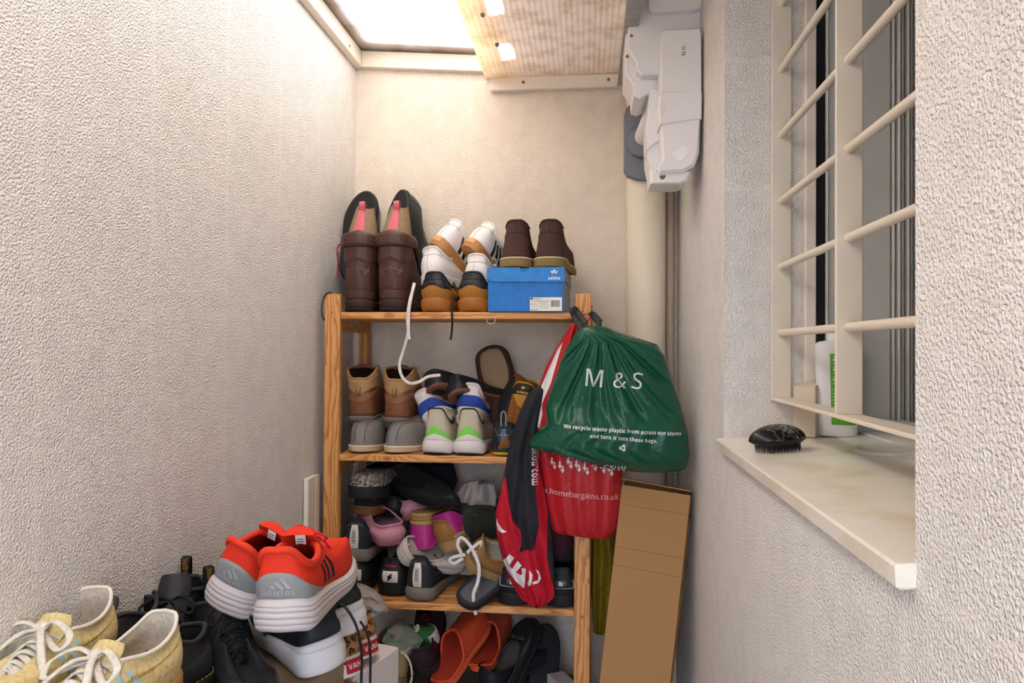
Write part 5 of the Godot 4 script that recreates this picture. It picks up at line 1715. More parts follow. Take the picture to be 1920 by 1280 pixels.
# ---------------------------------------------------------------- bottom shelf
func bottom_shelf() -> void:
	var y: float = SHELVES[3] + 0.0008
	# what can be seen stands on a lower layer of shoe boxes
	var card := mat("8d7f70", 0.8, "worn")
	var lid := mat("7b6f62", 0.8, "worn")
	for k in 3:
		var b := thing("cardboard_shoe_box", ["brown lidded shoe box on bottom shelf under the green shoe", "brown lidded shoe box on bottom shelf under orange sandals", "brown lidded shoe box on bottom shelf under black ballet flats"][k], "shoe box", "shoe boxes on the bottom shelf", Vector3(-0.545 + k * 0.205, y, -1.995))
		obj("body", span(Vector3(-0.095, 0, -0.125), Vector3(0.095, 0.085, 0.125), 0.002), card, b)
		obj("lid", span(Vector3(-0.098, 0.085, -0.128), Vector3(0.098, 0.115, 0.128), 0.002), lid, b)
	var top := y + 0.116
	var gs := simple("green_sneaker", "small green and white spotted sneaker lying in a clear bag on bottom shelf", "", {"long": 0.15, "heel": 0.026, "waist": 0.028, "ball": 0.031, "thick": 0.016, "thin": 0.014, "toebox": 0.028, "collar": low_collar(0.066, 0.05, 0.058, 0.6, 0.022)}, mat("2f6a3a", 0.7, "mesh"), mat("cfc6bd", 0.7), mat("a8a098", 0.9), mat("d6cec6", 0.8))
	gs.band("toe_cap", mat("c9c0b8", 0.6), 0.72, 1.28, func(_x): return 0.02, func(_x): return 0.45, 0.002)
	var dots := Shape.new()
	for k in 14: dots.lathe([Vector2(0.0035, 0), Vector2(0.0001, 0.001)], Transform3D(Basis(Vector3.BACK, -PI / 2), gs.on(0.2 + 0.045 * (k % 7), 0.25 + 0.35 * (k / 7), 0.002)), 8)
	gs.add("spots", dots, mat("d9d6cf", 0.7))
	put(gs, P(722, 1222, 1.93), Vector3(0.85, 0.12, -0.3), Vector3(-0.1, 0.9, 0.45))
	var film := mat(Color(0.93, 0.93, 0.93, 0.2), 0.15, "", 1.0, {"transparency": BaseMaterial3D.TRANSPARENCY_ALPHA})
	blob("clear_bag", "crumpled clear plastic bag round the green sneaker", "plastic bag", [[728, 1178], [745, 1170], [768, 1176], [784, 1192], [793, 1200], [786, 1212], [780, 1230], [748, 1232], [718, 1212], [716, 1198]], 1.9, 0.06, film, func(u, v): return 0.01 * sin(u * 13.0 + v * 7.0) + 0.007 * sin(v * 17.0 - u * 6.0))
	var gd := simple("golden_boot", "golden tan ankle boot at left of bottom shelf", "", {"long": 0.27, "heel": 0.042, "ball": 0.05, "thick": 0.03, "thin": 0.024, "ramp": 1.8, "collar": boot_collar(0.1, 0.42, 0.04)}, mat("a08a5e", 0.45, "leather", 0.8), mat("6d5a38", 0.7), mat("54452e", 0.9), null)
	gd.seam("emblem", mat("5d5138", 0.5), [Vector2(0.1, 0.3), Vector2(0.16, 0.65), Vector2(0.2, 0.3), Vector2(0.1, 0.55), Vector2(0.26, 0.5)], 0.0014)
	put(gd, P(735, 1295, 1.87), Vector3(-0.3, 0, -1), Vector3(0.1, 1, 0))
	var cableless := Shape.new()
	cableless.tube(spline([P(752, 1222, 1.87), P(764, 1232, 1.86), P(771, 1250, 1.858), P(772, 1272, 1.858), P(765, 1288, 1.86)], 30), 0.0028, 8)
	tag(obj("cream_lace", cableless.mesh(), mat("cdc2b4", 0.8)), "cream shoelace curling beside the golden boot", "shoelace")
	var br := simple("crimson_sneaker", "black and crimson sneaker standing upright beside orange sandal", "", {"long": 0.25, "heel": 0.034, "ball": 0.042, "thick": 0.022, "thin": 0.018, "collar": low_collar(0.09, 0.066, 0.08)}, mat("2a1a20", 0.7, "mesh"), mat("1d1a1b", 0.7), mat("161415", 0.9), mat("6d1730", 0.8))
	br.stripes(mat("7a1733", 0.6), 0.3, 0.09, 0.0, 0.04, 0.1, 0.8)
	put(br, P(800, 1270, 1.9), Vector3(-0.12, 0.35, -0.9), Vector3(-0.2, 0.9, 0.3))
	for k in 2:
		var s := shoe("orange_sandal", ["orange rubber sandal standing with its open toe forward", "orange rubber sandal lying behind, strap forward"][k], "orange sandals on the bottom shelf", {"long": 0.25, "heel": 0.036, "waist": 0.04, "ball": 0.046, "thick": 0.018, "thin": 0.015, "inset": 0.001, "bulge": 0.0, "spring": 0.004, "collar": [Vector3(0.0, 0, 0.022), Vector3(0.02, 0.03, 0.022), Vector3(0.15, 0.036, 0.022), Vector3(0.3, 0.04, 0.03), Vector3(0.42, 0.03, 0.07), Vector3(0.48, 0.012, 0.08), Vector3(0.49, 0, 0.08)], "toebox": 0.045})
		var orange := mat("c6492b", 0.5, "worn", 0.5)
		s.upper(orange)
		s.sole(mat("d2603a", 0.55), FLAT_SOLE)
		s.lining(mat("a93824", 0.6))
		s.collar_edge(orange, 0.004)
		if k == 0: put(s, P(832, 1290, 1.885), Vector3(0.3, 0.4, -0.8), Vector3(-0.42, 0.75, 0.5))
		else: put(s, P(902, 1262, 1.93), Vector3(0.1, 0.16, -1), Vector3(-0.1, 1, 0.2))
	for k in 3:
		var f := simple("ballet_flat", ["black ballet flat with bow standing against back of bottom shelf", "black ballet flat leaning sole outwards beside right post", "black ballet flat lying behind orange sandal"][k], "black ballet flats", {"long": 0.24, "heel": 0.034, "ball": 0.042, "thick": 0.01, "thin": 0.008, "spring": 0.004, "collar": slip_collar(0.055, 0.042, 0.68, 0.04)}, mat("17191d", 0.5, "leather", 0.6), mat("1c1d20", 0.75), mat("4c4640", 0.9))
		var bow := Shape.new()
		for e in [-1.0, 1.0]: bow.tube(f.spline_([f.on(1.0, 0.96, 0.004), f.on(1.0, 0.96, 0.008) + Vector3(e * 0.012, 0.005, 0), f.on(1.0, 0.96, 0.005) + Vector3(e * 0.022, 0.0, 0.003)]), [0.003, 0.004, 0.005, 0.006, 0.006, 0.006, 0.006, 0.007, 0.007, 0.007, 0.007, 0.007, 0.007, 0.007, 0.007, 0.007], 8, 0.5)
		f.add("bow", bow, mat("202226", 0.6))
		match k:
			0: put(f, P(934, 1322, 1.92), Vector3(0.34, 0.7, -0.5), Vector3(-0.5, 0.35, 0.75))
			1: put(f, P(1008, 1345, 1.96), Vector3(0.12, 0.95, -0.5), Vector3(-0.2, 0.25, -0.9))
			2: put(f, P(905, 1292, 1.9), Vector3(0.6, 0.1, -0.7), Vector3(0.0, 1, 0.1))
	tag(obj("white_carton", bx(Vector3.ZERO, Vector3(0.05, 0.035, 0.1), 0.002), mat("b9b2ab", 0.7)), "corner of a small pale carton beside right post on bottom shelf", "carton").transform = Transform3D(Basis(Vector3.UP, 0.5), P(1056, 1286, 1.97))

# ---------------------------------------------------------------- cloth and bags
# A soft body: its outline as seen from the front (pixels at a distance), filled out to a thickness; folds(u, v) dents its skin. Rows run down the outline.
func blob_shape(outline: Array, z: float, thick: float, folds: Callable, nu := 40, nv := 60, back := 0.6) -> Dictionary:
	var lo := 1e9
	var hi := -1e9
	for p in outline:
		lo = minf(lo, p[1])
		hi = maxf(hi, p[1])
	var front := func(u: float, v: float) -> Vector3:
		var yy := lerpf(lo + 0.05, hi - 0.05, v)
		var xs := []
		for k in outline.size():
			var a: Array = outline[k]
			var b: Array = outline[(k + 1) % outline.size()]
			if (a[1] <= yy) != (b[1] <= yy): xs.append(a[0] + (b[0] - a[0]) * (yy - a[1]) / float(b[1] - a[1]))
		var x0: float = xs.min()
		var x1: float = xs.max()
		var w := pow(maxf(0.0, 4.0 * u * (1.0 - u)), 0.5) * pow(maxf(0.0, 4.0 * v * (1.0 - v)), 0.3)
		var p := P(lerpf(x0, x1, u), yy, z)
		p.z += thick * (w * 0.5) + folds.call(u, v) * minf(1.0, w * 2.0)
		return p
	var s := Shape.new()
	var r := []
	for k in nv + 1:
		var line := PackedVector3Array()
		for j in nu + 1: line.append(front.call(0.5 - 0.5 * cos(PI * j / nu), float(k) / nv))
		r.append(line)
	s.rows(r)
	var r2 := []
	for k in nv + 1:
		var line := PackedVector3Array()
		for j in nu + 1:
			var u := 0.5 - 0.5 * cos(PI * j / nu)
			var v := float(k) / nv
			var p: Vector3 = r[k][j]
			var w := pow(maxf(0.0, 4.0 * u * (1.0 - u)), 0.5) * pow(maxf(0.0, 4.0 * v * (1.0 - v)), 0.3)
			line.append(Vector3(p.x, p.y, -z - thick * w * back))
		r2.append(line)
	s.rows(r2)
	# which (u, v) lies under a pixel
	var uv := func(px: float, py: float) -> Vector2:
		var v := clampf((py - lo) / (hi - lo), 0.01, 0.99)
		var a: Vector3 = front.call(0.0, v)
		var b: Vector3 = front.call(1.0, v)
		var p := P(px, py, z)
		return Vector2(clampf((p.x - a.x) / (b.x - a.x), 0.01, 0.99), v)
	return {"shape": s, "front": front, "uv": uv}
func blob(called: String, label: String, category: String, outline: Array, z: float, thick: float, m: Material, folds: Callable, nu := 36, nv := 44, back := 0.6) -> Node3D:
	var d := blob_shape(outline, z, thick, folds, nu, nv, back)
	var c: Vector3 = d.front.call(0.5, 0.98)
	var o := thing(called, label, category, "", Vector3(c.x, c.y, -z))
	var q := obj("body", d.shape.mesh(), m, o)
	q.position = -o.position
	o.set_meta("skin", d)
	return o
# lay print on a soft body: pixel positions to its skin
func on_skin(o: Node3D, px: float, py: float, off := 0.0015) -> Vector3:
	var d: Dictionary = o.get_meta("skin")
	var uv: Vector2 = d.uv.call(px, py)
	var p: Vector3 = d.front.call(uv.x, uv.y)
	return p + (cam.position - p).normalized() * 0.0 + Vector3(0, 0, off) - o.position

func bags() -> void:
	# green carrier bag, hung by black handles from the right post
	var green := mat("14503a", 0.22, "plastic", 0.4)
	var outline := [[1090, 612], [1120, 609], [1138, 612], [1160, 622], [1232, 645], [1246, 668], [1262, 720], [1277, 762], [1290, 812], [1293, 850], [1286, 880], [1250, 884], [1200, 884], [1140, 878], [1080, 862], [1050, 852], [1012, 843], [990, 834], [996, 820], [1025, 792], [1022, 765], [1036, 720], [1050, 680], [1060, 655], [1078, 625]]
	var folds := func(u: float, v: float) -> float:
		# creases fan out from the handle, the heavy part below bulges over a ledge
		var ang := atan2(u - 0.32, v + 0.12)
		var fan := sin(ang * 34.0 + 3.0 * v) * 0.5 + sin(ang * 61.0 + 1.7) * 0.3 + sin(ang * 17.0 + 2.0) * 0.6
		var a := fan * 0.0085 * (1.0 - smoothstep(0.55, 0.75, v)) * smoothstep(0.02, 0.2, v)
		var ledge := 0.03 * smoothstep(0.5 + 0.1 * u, 0.66 + 0.08 * u, v)
		var wr := 0.0045 * sin(u * 38.0 + sin(v * 9.0) * 2.0) * smoothstep(0.6, 0.75, v) * (1.0 - smoothstep(0.85, 1.0, v))
		return a + ledge + wr - 0.02 * smoothstep(0.88, 1.0, v)
	var g := blob("green_bag", "glossy dark green plastic carrier bag hanging from right rack post", "plastic bag", outline, 1.8, 0.13, green, folds, 96, 96, 0.3)
	for hnd in [[[1098, 640], [1090, 618], [1078, 596], [1073, 583], [1077, 578], [1084, 586], [1098, 606]], [[1124, 620], [1122, 606], [1112, 592], [1107, 588], [1114, 590], [1126, 604]]]:
		var s := Shape.new()
		var pts := []
		for q in hnd: pts.append(P(q[0], q[1], 1.8 if q[1] > 600 else 1.835) - g.position)
		s.tube(spline(pts, 30), 0.007, 10, 0.25, Vector3(0, 0, 1))
		obj("handle", s.mesh(), mat("1b201f", 0.5, "leather", 0.3), g, "black handle")
	var white := mat("d9dedb", 0.5)
	var put_text := func(text, px, py, high, turn, mirror, weight):
		# height in pixels at the bag
		var lay := func(p: Vector2) -> Vector3:
			var q := p.rotated(turn) if not mirror else (p * Vector2(1, 1)).rotated(turn + PI)
			return on_skin(g, px + q.x * 755.0, py - q.y * 755.0)
		obj("lettering", lettering(text, high, lay, "Droid Sans", weight, 0.006), white, g)
	put_text.call("M", 1113, 707, 0.042, -0.1, false, 400)
	put_text.call("&", 1159, 711, 0.036, -0.12, false, 400)
	put_text.call("S", 1191, 712, 0.04, -0.16, false, 400)
	put_text.call("We recycle waste plastic from across our stores", 1165, 800, 0.0088, -0.07, false, 700)
	put_text.call("and turn it into these bags.", 1165, 814, 0.0088, -0.09, false, 700)
	put_text.call("M&S", 1151, 872, 0.019, -0.05, true, 400)
	# recycling mark of three bent arrows
	for k in 3:
		var lay := func(p: Vector2) -> Vector3:
			var q := p.rotated(TAU * k / 3.0)
			return on_skin(g, 1163 + q.x, 831 - q.y)
		obj("recycling_mark", filled([Vector2(-4, 3), Vector2(1, 5.5), Vector2(1, 7.5), Vector2(5.5, 4), Vector2(1, 0.8), Vector2(1, 2.8), Vector2(-2.5, 1)], lay), white, g)
	# red and white carrier bag behind it
	var red := mat("b01f26", 0.38, "plastic", 0.35)
	var rb := blob("red_bag", "red plastic carrier bag with white web address under green bag", "plastic bag", [[1072, 606], [1086, 606], [1100, 660], [1120, 800], [1168, 872], [1164, 940], [1156, 990], [1140, 1010], [1100, 1006], [1036, 998], [1020, 940], [1010, 860], [1002, 790], [1006, 740], [1022, 690], [1044, 648], [1062, 622]], 1.84, 0.11, red, func(u, v): return 0.006 * sin(u * 19.0 + v * 4.0) * (1.0 - smoothstep(0.5, 0.8, v)) + 0.0025 * sin(u * 31.0), 70, 80, 0.2)
	var pale := mat("ddd6d3", 0.45)
	var flash := [[[1046, 655], [1056, 640], [1034, 718], [1016, 758], [1004, 790], [1008, 742]], [[1002, 768], [1016, 752], [1018, 775], [1012, 800], [1003, 792]]]
	for poly in flash:
		var pts := []
		for q in poly: pts.append(Vector2(q[0], q[1]))
		obj("white_panel", filled(pts, func(p: Vector2) -> Vector3: return on_skin(rb, p.x, p.y), 5.0), pale, rb)
	obj("lettering", lettering("w.homebargains.co.uk", 0.0135, func(p: Vector2) -> Vector3: return on_skin(rb, 1088 + p.x * 735.0, 921 - p.y * 735.0 + p.x * 70.0), "Droid Sans", 400, 0.006), mat("e0b9b6", 0.5), rb)
	for k in 9:
		var x := 1036.0 + k * 15.0
		var yy := 862.0 + 5.0 * sin(k * 2.1) + k * 1.2
		for j in 2:
			var lay := func(p: Vector2) -> Vector3: return on_skin(rb, x + j * 5.0 + p.x, yy + j * 8.0 + p.y)
			obj("arrow_print", filled([Vector2(-1.4, -9), Vector2(1.4, -9), Vector2(1.4, -2), Vector2(4, -2), Vector2(0, 5), Vector2(-4, -2), Vector2(-1.4, -2)], lay), mat("e3cfcb", 0.5), rb)
	var strings := Shape.new()
	strings.tube(spline([P(1070, 650, 1.83), P(1076, 620, 1.835), P(1086, 595, 1.838), P(1100, 588, 1.84)], 20), 0.0022, 6)
	strings.tube(spline([P(1050, 648, 1.83), P(1068, 628, 1.832), P(1090, 612, 1.835), P(1110, 592, 1.842)], 20), 0.0022, 6)
	var so := obj("drawstring", strings.mesh(), mat("c22a30", 0.5), rb)
	so.position = -rb.position
	# red and black jersey hung on the right post
	var black := mat("222126", 0.8, "mesh", 0.4)
	var jersey_line := [[1000, 728], [1012, 722], [1022, 728], [1008, 800], [1006, 850], [1018, 900], [1028, 960], [1036, 1020], [1040, 1080], [1042, 1118], [1020, 1136], [1004, 1139], [975, 1120], [955, 1085], [940, 1040], [930, 1000], [928, 960], [940, 920], [950, 860], [958, 820], [975, 770], [988, 742]]
	var jf := func(u: float, v: float) -> float:
		return 0.007 * sin(u * 13.0 + v * 6.0 + 1.0) * smoothstep(0.0, 0.3, v) + 0.005 * sin(u * 24.0 - v * 11.0) * smoothstep(0.3, 0.7, v)
	var j := blob("jersey", "red and black sports jersey hanging from right rack post", "jersey", jersey_line, 1.815, 0.055, black, jf, 70, 110, 0.4)
	var crimson := mat("b50f26", 0.75, "mesh", 0.4)
	var panel := func(called, poly, m, off):
		var pts := []
		for q in poly: pts.append(Vector2(q[0], q[1]))
		return obj(called, filled(pts, func(p: Vector2) -> Vector3: return on_skin(j, p.x, p.y, off), 4.0), m, j)
	panel.call("side_panel", [[943, 905], [948, 890], [955, 925], [964, 970], [978, 992], [976, 1030], [992, 1025], [1003, 1022], [1012, 980], [1008, 930], [1003, 880], [1004, 850], [1010, 862], [1020, 905], [1026, 950], [1027, 1000], [1026, 1040], [1034, 1080], [1040, 1105], [1038, 1118], [1020, 1134], [1004, 1137], [977, 1119], [958, 1086], [942, 1040], [932, 1000], [930, 962]], crimson, 0.0035)
	panel.call("lower_black_panel", [[1003, 1022], [992, 1024], [978, 1018], [982, 994], [1006, 990]], black, 0.005)
	var jw := mat("dfd8d6", 0.7)
	panel.call("sleeve_mark", [[933, 968], [936, 976], [944, 986], [953, 991], [945, 993], [935, 990], [932, 980]], jw, 0.0065)
	for q in [[[944, 1048], [958, 1031], [966, 1040], [957, 1052], [963, 1058], [972, 1046], [980, 1055], [970, 1066], [978, 1074], [988, 1060], [984, 1098], [974, 1086], [964, 1076], [956, 1066], [960, 1074], [952, 1064]], [[979, 1060], [987, 1058], [986, 1070], [980, 1070]], [[994, 1062], [1000, 1070], [998, 1088], [992, 1094], [990, 1088], [994, 1078]], [[1000, 1084], [1010, 1080], [1012, 1070], [1006, 1058], [1012, 1062], [1016, 1076], [1010, 1086], [1002, 1088]]]:
		panel.call("lettering", q, jw, 0.0065)
	obj("lettering", lettering("kwon.com", 0.018, func(p: Vector2) -> Vector3: return on_skin(j, 1003 - p.y * 755.0, 868 + p.x * 600.0, 0.0045), "Droid Sans", 700), jw, j)
	var stitch := Shape.new()
	var line := []
	for q in [[944, 905], [955, 945], [962, 975], [976, 994], [977, 1020], [958, 1030]]: line.append(on_skin(j, q[0], q[1], 0.004))
	stitch.tube(spline(line, 40), 0.0006, 5)
	obj("seam", stitch.mesh(), mat("c94456", 0.8), j)
	# tall cardboard box leaning in the corner
	var b := thing("cardboard_box", "tall narrow brown cardboard box leaning in right corner", "cardboard box")
	var tl := P(1166, 903, 1.83)
	var bw := 0.168
	var bh := 1.2
	var bd := 0.085
	var lean := 0.07
	var roll := 0.10
	b.basis = Basis(Vector3.UP, deg_to_rad(-10)) * Basis(Vector3.BACK, -roll) * Basis(Vector3.RIGHT, -lean)
	b.position = tl - b.basis * Vector3(-bw / 2, bh, bd / 2)
	b.position.y = 0.012
	var card := mat("a97e51", 0.85)
	var rim := mat("8a633b", 0.9)
	obj("front_panel", span(Vector3(-bw / 2, 0, bd / 2 - 0.003), Vector3(bw / 2, bh - 0.002, bd / 2), 0.001), card, b)
	obj("back_panel", span(Vector3(-bw / 2, 0, -bd / 2), Vector3(bw / 2, bh, -bd / 2 + 0.003), 0.001), card, b)
	for e in [-1.0, 1.0]:
		obj("side_panel", span(Vector3(e * bw / 2, 0, -bd / 2 + 0.003), Vector3(e * (bw / 2 - 0.003), bh - 0.004, bd / 2 - 0.003), 0.001), card, b)
	obj("side_panel_overlap", span(Vector3(bw / 2 + 0.0005, 0.1, -bd / 2 - 0.004), Vector3(bw / 2 + 0.004, bh - 0.06, bd / 2 - 0.02), 0.001), rim, b)
	var flap := Shape.new()
	flap.box(Vector3(0, 0, 0), Vector3(bw + 0.004, 0.003, bd + 0.004), 0.001, Basis(Vector3.RIGHT, -0.1) * Basis(Vector3.BACK, -0.03))
	obj("top_flap", flap.mesh(), mat("ad8354", 0.85), b).position = Vector3(0, bh + 0.006, 0)
	for yy in [bh - 0.155, bh - 0.2, bh - 0.05]:
		obj("crease", span(Vector3(-bw / 2 + 0.004, yy, bd / 2 - 0.0005), Vector3(bw / 2 - 0.004, yy + 0.0012, bd / 2 + 0.0004), 0.0002), rim, b)
	# yellow board between rack and box
	var yb := blob("yellow_sack", "dark yellow plastic sack standing behind the cardboard box", "sack", [[1110, 1000], [1150, 1000], [1156, 1050], [1150, 1120], [1142, 1180], [1128, 1190], [1112, 1184], [1108, 1100]], 2.05, 0.05, mat("8f7412", 0.5, "plastic"), func(u, v): return 0.012 * sin(u * 9.0 + 1.0))
	yb.set_meta("category", "sack")
	# frosted grey plastic bag at the left end of the third shelf
	blob("clear_plastic_bag", "crumpled translucent plastic bag sticking out over third shelf", "plastic bag", [[632, 1098], [650, 1094], [680, 1096], [700, 1106], [714, 1120], [726, 1138], [728, 1146], [712, 1152], [690, 1164], [668, 1168], [645, 1160], [630, 1140]], 1.832, 0.06, mat(Color(0.72, 0.71, 0.7, 0.62), 0.3, "plastic", 0.6, {"transparency": BaseMaterial3D.TRANSPARENCY_ALPHA}), func(u, v): return 0.009 * sin(u * 17.0 + v * 9.0) + 0.006 * sin(v * 21.0 - u * 12.0))

# ---------------------------------------------------------------- heap on the bench by the left wall
func orange_sneaker(label: String, foot: float) -> Shoe:
	var s := shoe("orange_sneaker", label, "orange trainers on top of the heap", {"long": 0.285, "foot": foot, "heel": 0.044, "waist": 0.045, "ball": 0.05, "thick": 0.046, "thin": 0.03, "spring": 0.014, "inset": 0.005, "bulge": 0.04, "collar": [Vector3(0.005, 0, 0.122), Vector3(0.02, 0.02, 0.12), Vector3(0.09, 0.032, 0.1), Vector3(0.17, 0.036, 0.09), Vector3(0.27, 0.036, 0.094), Vector3(0.34, 0.028, 0.104), Vector3(0.4, 0.017, 0.1), Vector3(0.5, 0.014, 0.086), Vector3(0.6, 0.01, 0.076), Vector3(0.62, 0, 0.074)], "toebox": 0.04})
	var cloth := mat("e2341a", 0.75, "mesh", 0.8)
	s.upper(cloth, 96, 20)
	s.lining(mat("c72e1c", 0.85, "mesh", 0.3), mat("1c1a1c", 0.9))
	s.collar_edge(mat("e03a20", 0.75, "mesh", 0.3), 0.0055)
	s.sole(mat("d0c6c4", 0.55), [Vector2(0, -0.003), Vector2(0.08, 0.0015), Vector2(0.2, 0.003), Vector2(0.225, -0.001), Vector2(0.25, 0.004), Vector2(0.4, 0.004), Vector2(0.425, -0.0005), Vector2(0.45, 0.0045), Vector2(0.59, 0.004), Vector2(0.615, -0.0005), Vector2(0.64, 0.0035), Vector2(0.75, 0.003), Vector2(0.77, 0.0), Vector2(0.79, 0.0025), Vector2(0.85, 0.001), Vector2(1, -0.003)])
	s.sole(mat("b9b0ae", 0.7), [Vector2(0, -0.006), Vector2(1, -0.002)], -0.05, 0.02, "outsole")
	var grey := mat("8e9190", 0.5, "leather", 0.15)
	var hc := s.band("heel_counter", grey, -0.37, 0.37, func(_x): return 0.0, func(x): return 0.56 - 0.56 * pow(absf(x) / 0.37, 1.7), 0.003, 48, 12)
	# raised bars and word on the heel
	var lay := func(p: Vector2) -> Vector3: return s.on(-p.x * 4.4, 0.22 + p.y * 13.0, 0.0042)
	var mark := mat("a2a5a4", 0.4)
	for k in 3:
		var x := -0.009 + k * 0.008
		var h := 0.006 + 0.0055 * k
		obj("bar_mark", filled([Vector2(x + 0.004, 0.002), Vector2(x + 0.009, 0.002), Vector2(x + 0.009 - h * 0.55, 0.002 + h), Vector2(x + 0.004 - h * 0.55, 0.002 + h)], lay), mark, hc)
	obj("lettering", lettering("adidas", 0.0095, func(p: Vector2) -> Vector3: return lay.call(p + Vector2(0, -0.0035)), "Droid Sans", 700), mark, hc)
	s.stripes(mat("241d2a", 0.5), 0.415, 0.05, -0.035, 0.026, 0.1, 0.72)
	s.tongue(cloth, Vector3(0, 0.128, 0.325 * s.long), 0.031, 0.6, 0.014)
	s.laces(mat("c9203a", 0.8), 5, 0.64, 0.94, 0.0026, 0.7)
	var t := Shape.new()
	var c := Vector3(0, 0.121, 0.318 * s.long)
	t.box(c + Vector3(-0.004, -0.006, -0.004), Vector3(0.016, 0.016, 0.0006), 0.0002, Basis(Vector3.RIGHT, -0.25))
	var tagm := s.add("size_tag", t, mat("e3d9d6", 0.7))
	var ink := Shape.new()
	for k in 4: ink.box(c + Vector3(-0.004, -0.0015 - k * 0.0035, -0.0048 - k * 0.0009 + 0.0009), Vector3(0.012 - 0.002 * (k % 2), 0.0012, 0.0004), 0.0001, Basis(Vector3.RIGHT, -0.25))
	s.add("print", ink, mat("4a4446", 0.7), tagm)
	return s

func yellow_sneaker(label: String, foot: float) -> Shoe:
	var s := shoe("suede_sneaker", label, "pale yellow suede trainers on the heap", {"long": 0.275, "foot": foot, "heel": 0.038, "ball": 0.047, "thick": 0.026, "thin": 0.022, "spring": 0.008, "bulge": 0.07, "collar": [Vector3(0.02, 0, 0.104), Vector3(0.035, 0.02, 0.102), Vector3(0.1, 0.031, 0.088), Vector3(0.2, 0.035, 0.078), Vector3(0.3, 0.033, 0.077), Vector3(0.38, 0.026, 0.08), Vector3(0.43, 0.015, 0.078), Vector3(0.52, 0.012, 0.07), Vector3(0.62, 0.01, 0.062), Vector3(0.64, 0, 0.06)], "toebox": 0.038})
	var suede := mat("e0cb90", 0.9, "suede", 0.35)
	s.upper(suede, 96, 20)
	s.lining(mat("d3c8b4", 0.9, "suede", 0.4), mat("bfb4a4", 0.9))
	s.collar_edge(mat("e2d9c8", 0.8), 0.0028)
	s.sole(mat("b88a4c", 0.6, "worn"), [Vector2(0, -0.003), Vector2(0.1, 0.0), Vector2(0.9, 0.001), Vector2(1, -0.001)])
	s.band("heel_tab", mat("d9b4b2", 0.6), -0.12, 0.12, func(_x): return 0.68, func(_x): return 0.99, 0.002)
	s.stripes(mat("a9c8c9", 0.7), 0.5, 0.055, -0.16, 0.03, 0.05, 0.8)
	s.seam("stitching", mat("b39a58", 0.8), [Vector2(0.1, 0.68), Vector2(0.3, 0.66), Vector2(0.5, 0.6), Vector2(0.62, 0.3)], 0.0007)
	s.seam("stitching", mat("b39a58", 0.8), [Vector2(-0.1, 0.68), Vector2(-0.3, 0.66), Vector2(-0.5, 0.6), Vector2(-0.62, 0.3)], 0.0007)
	s.seam("stitching", mat("b39a58", 0.8), [Vector2(0.56, 0.95), Vector2(0.54, 0.5), Vector2(0.6, 0.1)], 0.0007)
	s.seam("stitching", mat("b39a58", 0.8), [Vector2(-0.56, 0.95), Vector2(-0.54, 0.5), Vector2(-0.6, 0.1)], 0.0007)
	s.tongue(suede, Vector3(0, 0.1, 0.37 * s.long), 0.026)
	s.laces(mat("e3dbcb", 0.85, "suede", 0.4), 5, 0.64, 0.94, 0.005, 1.1, 0.4)
	for side in [1.0, -1.0]:
		obj("lettering", lettering("KÖLN 24", 0.0062, func(p: Vector2) -> Vector3: return s.on(side * 0.44 - p.x * 3.2, 0.62 + p.y * 14.0, 0.0022), "Droid Sans", 700), mat("a8862f", 0.5), s.root)
	return s

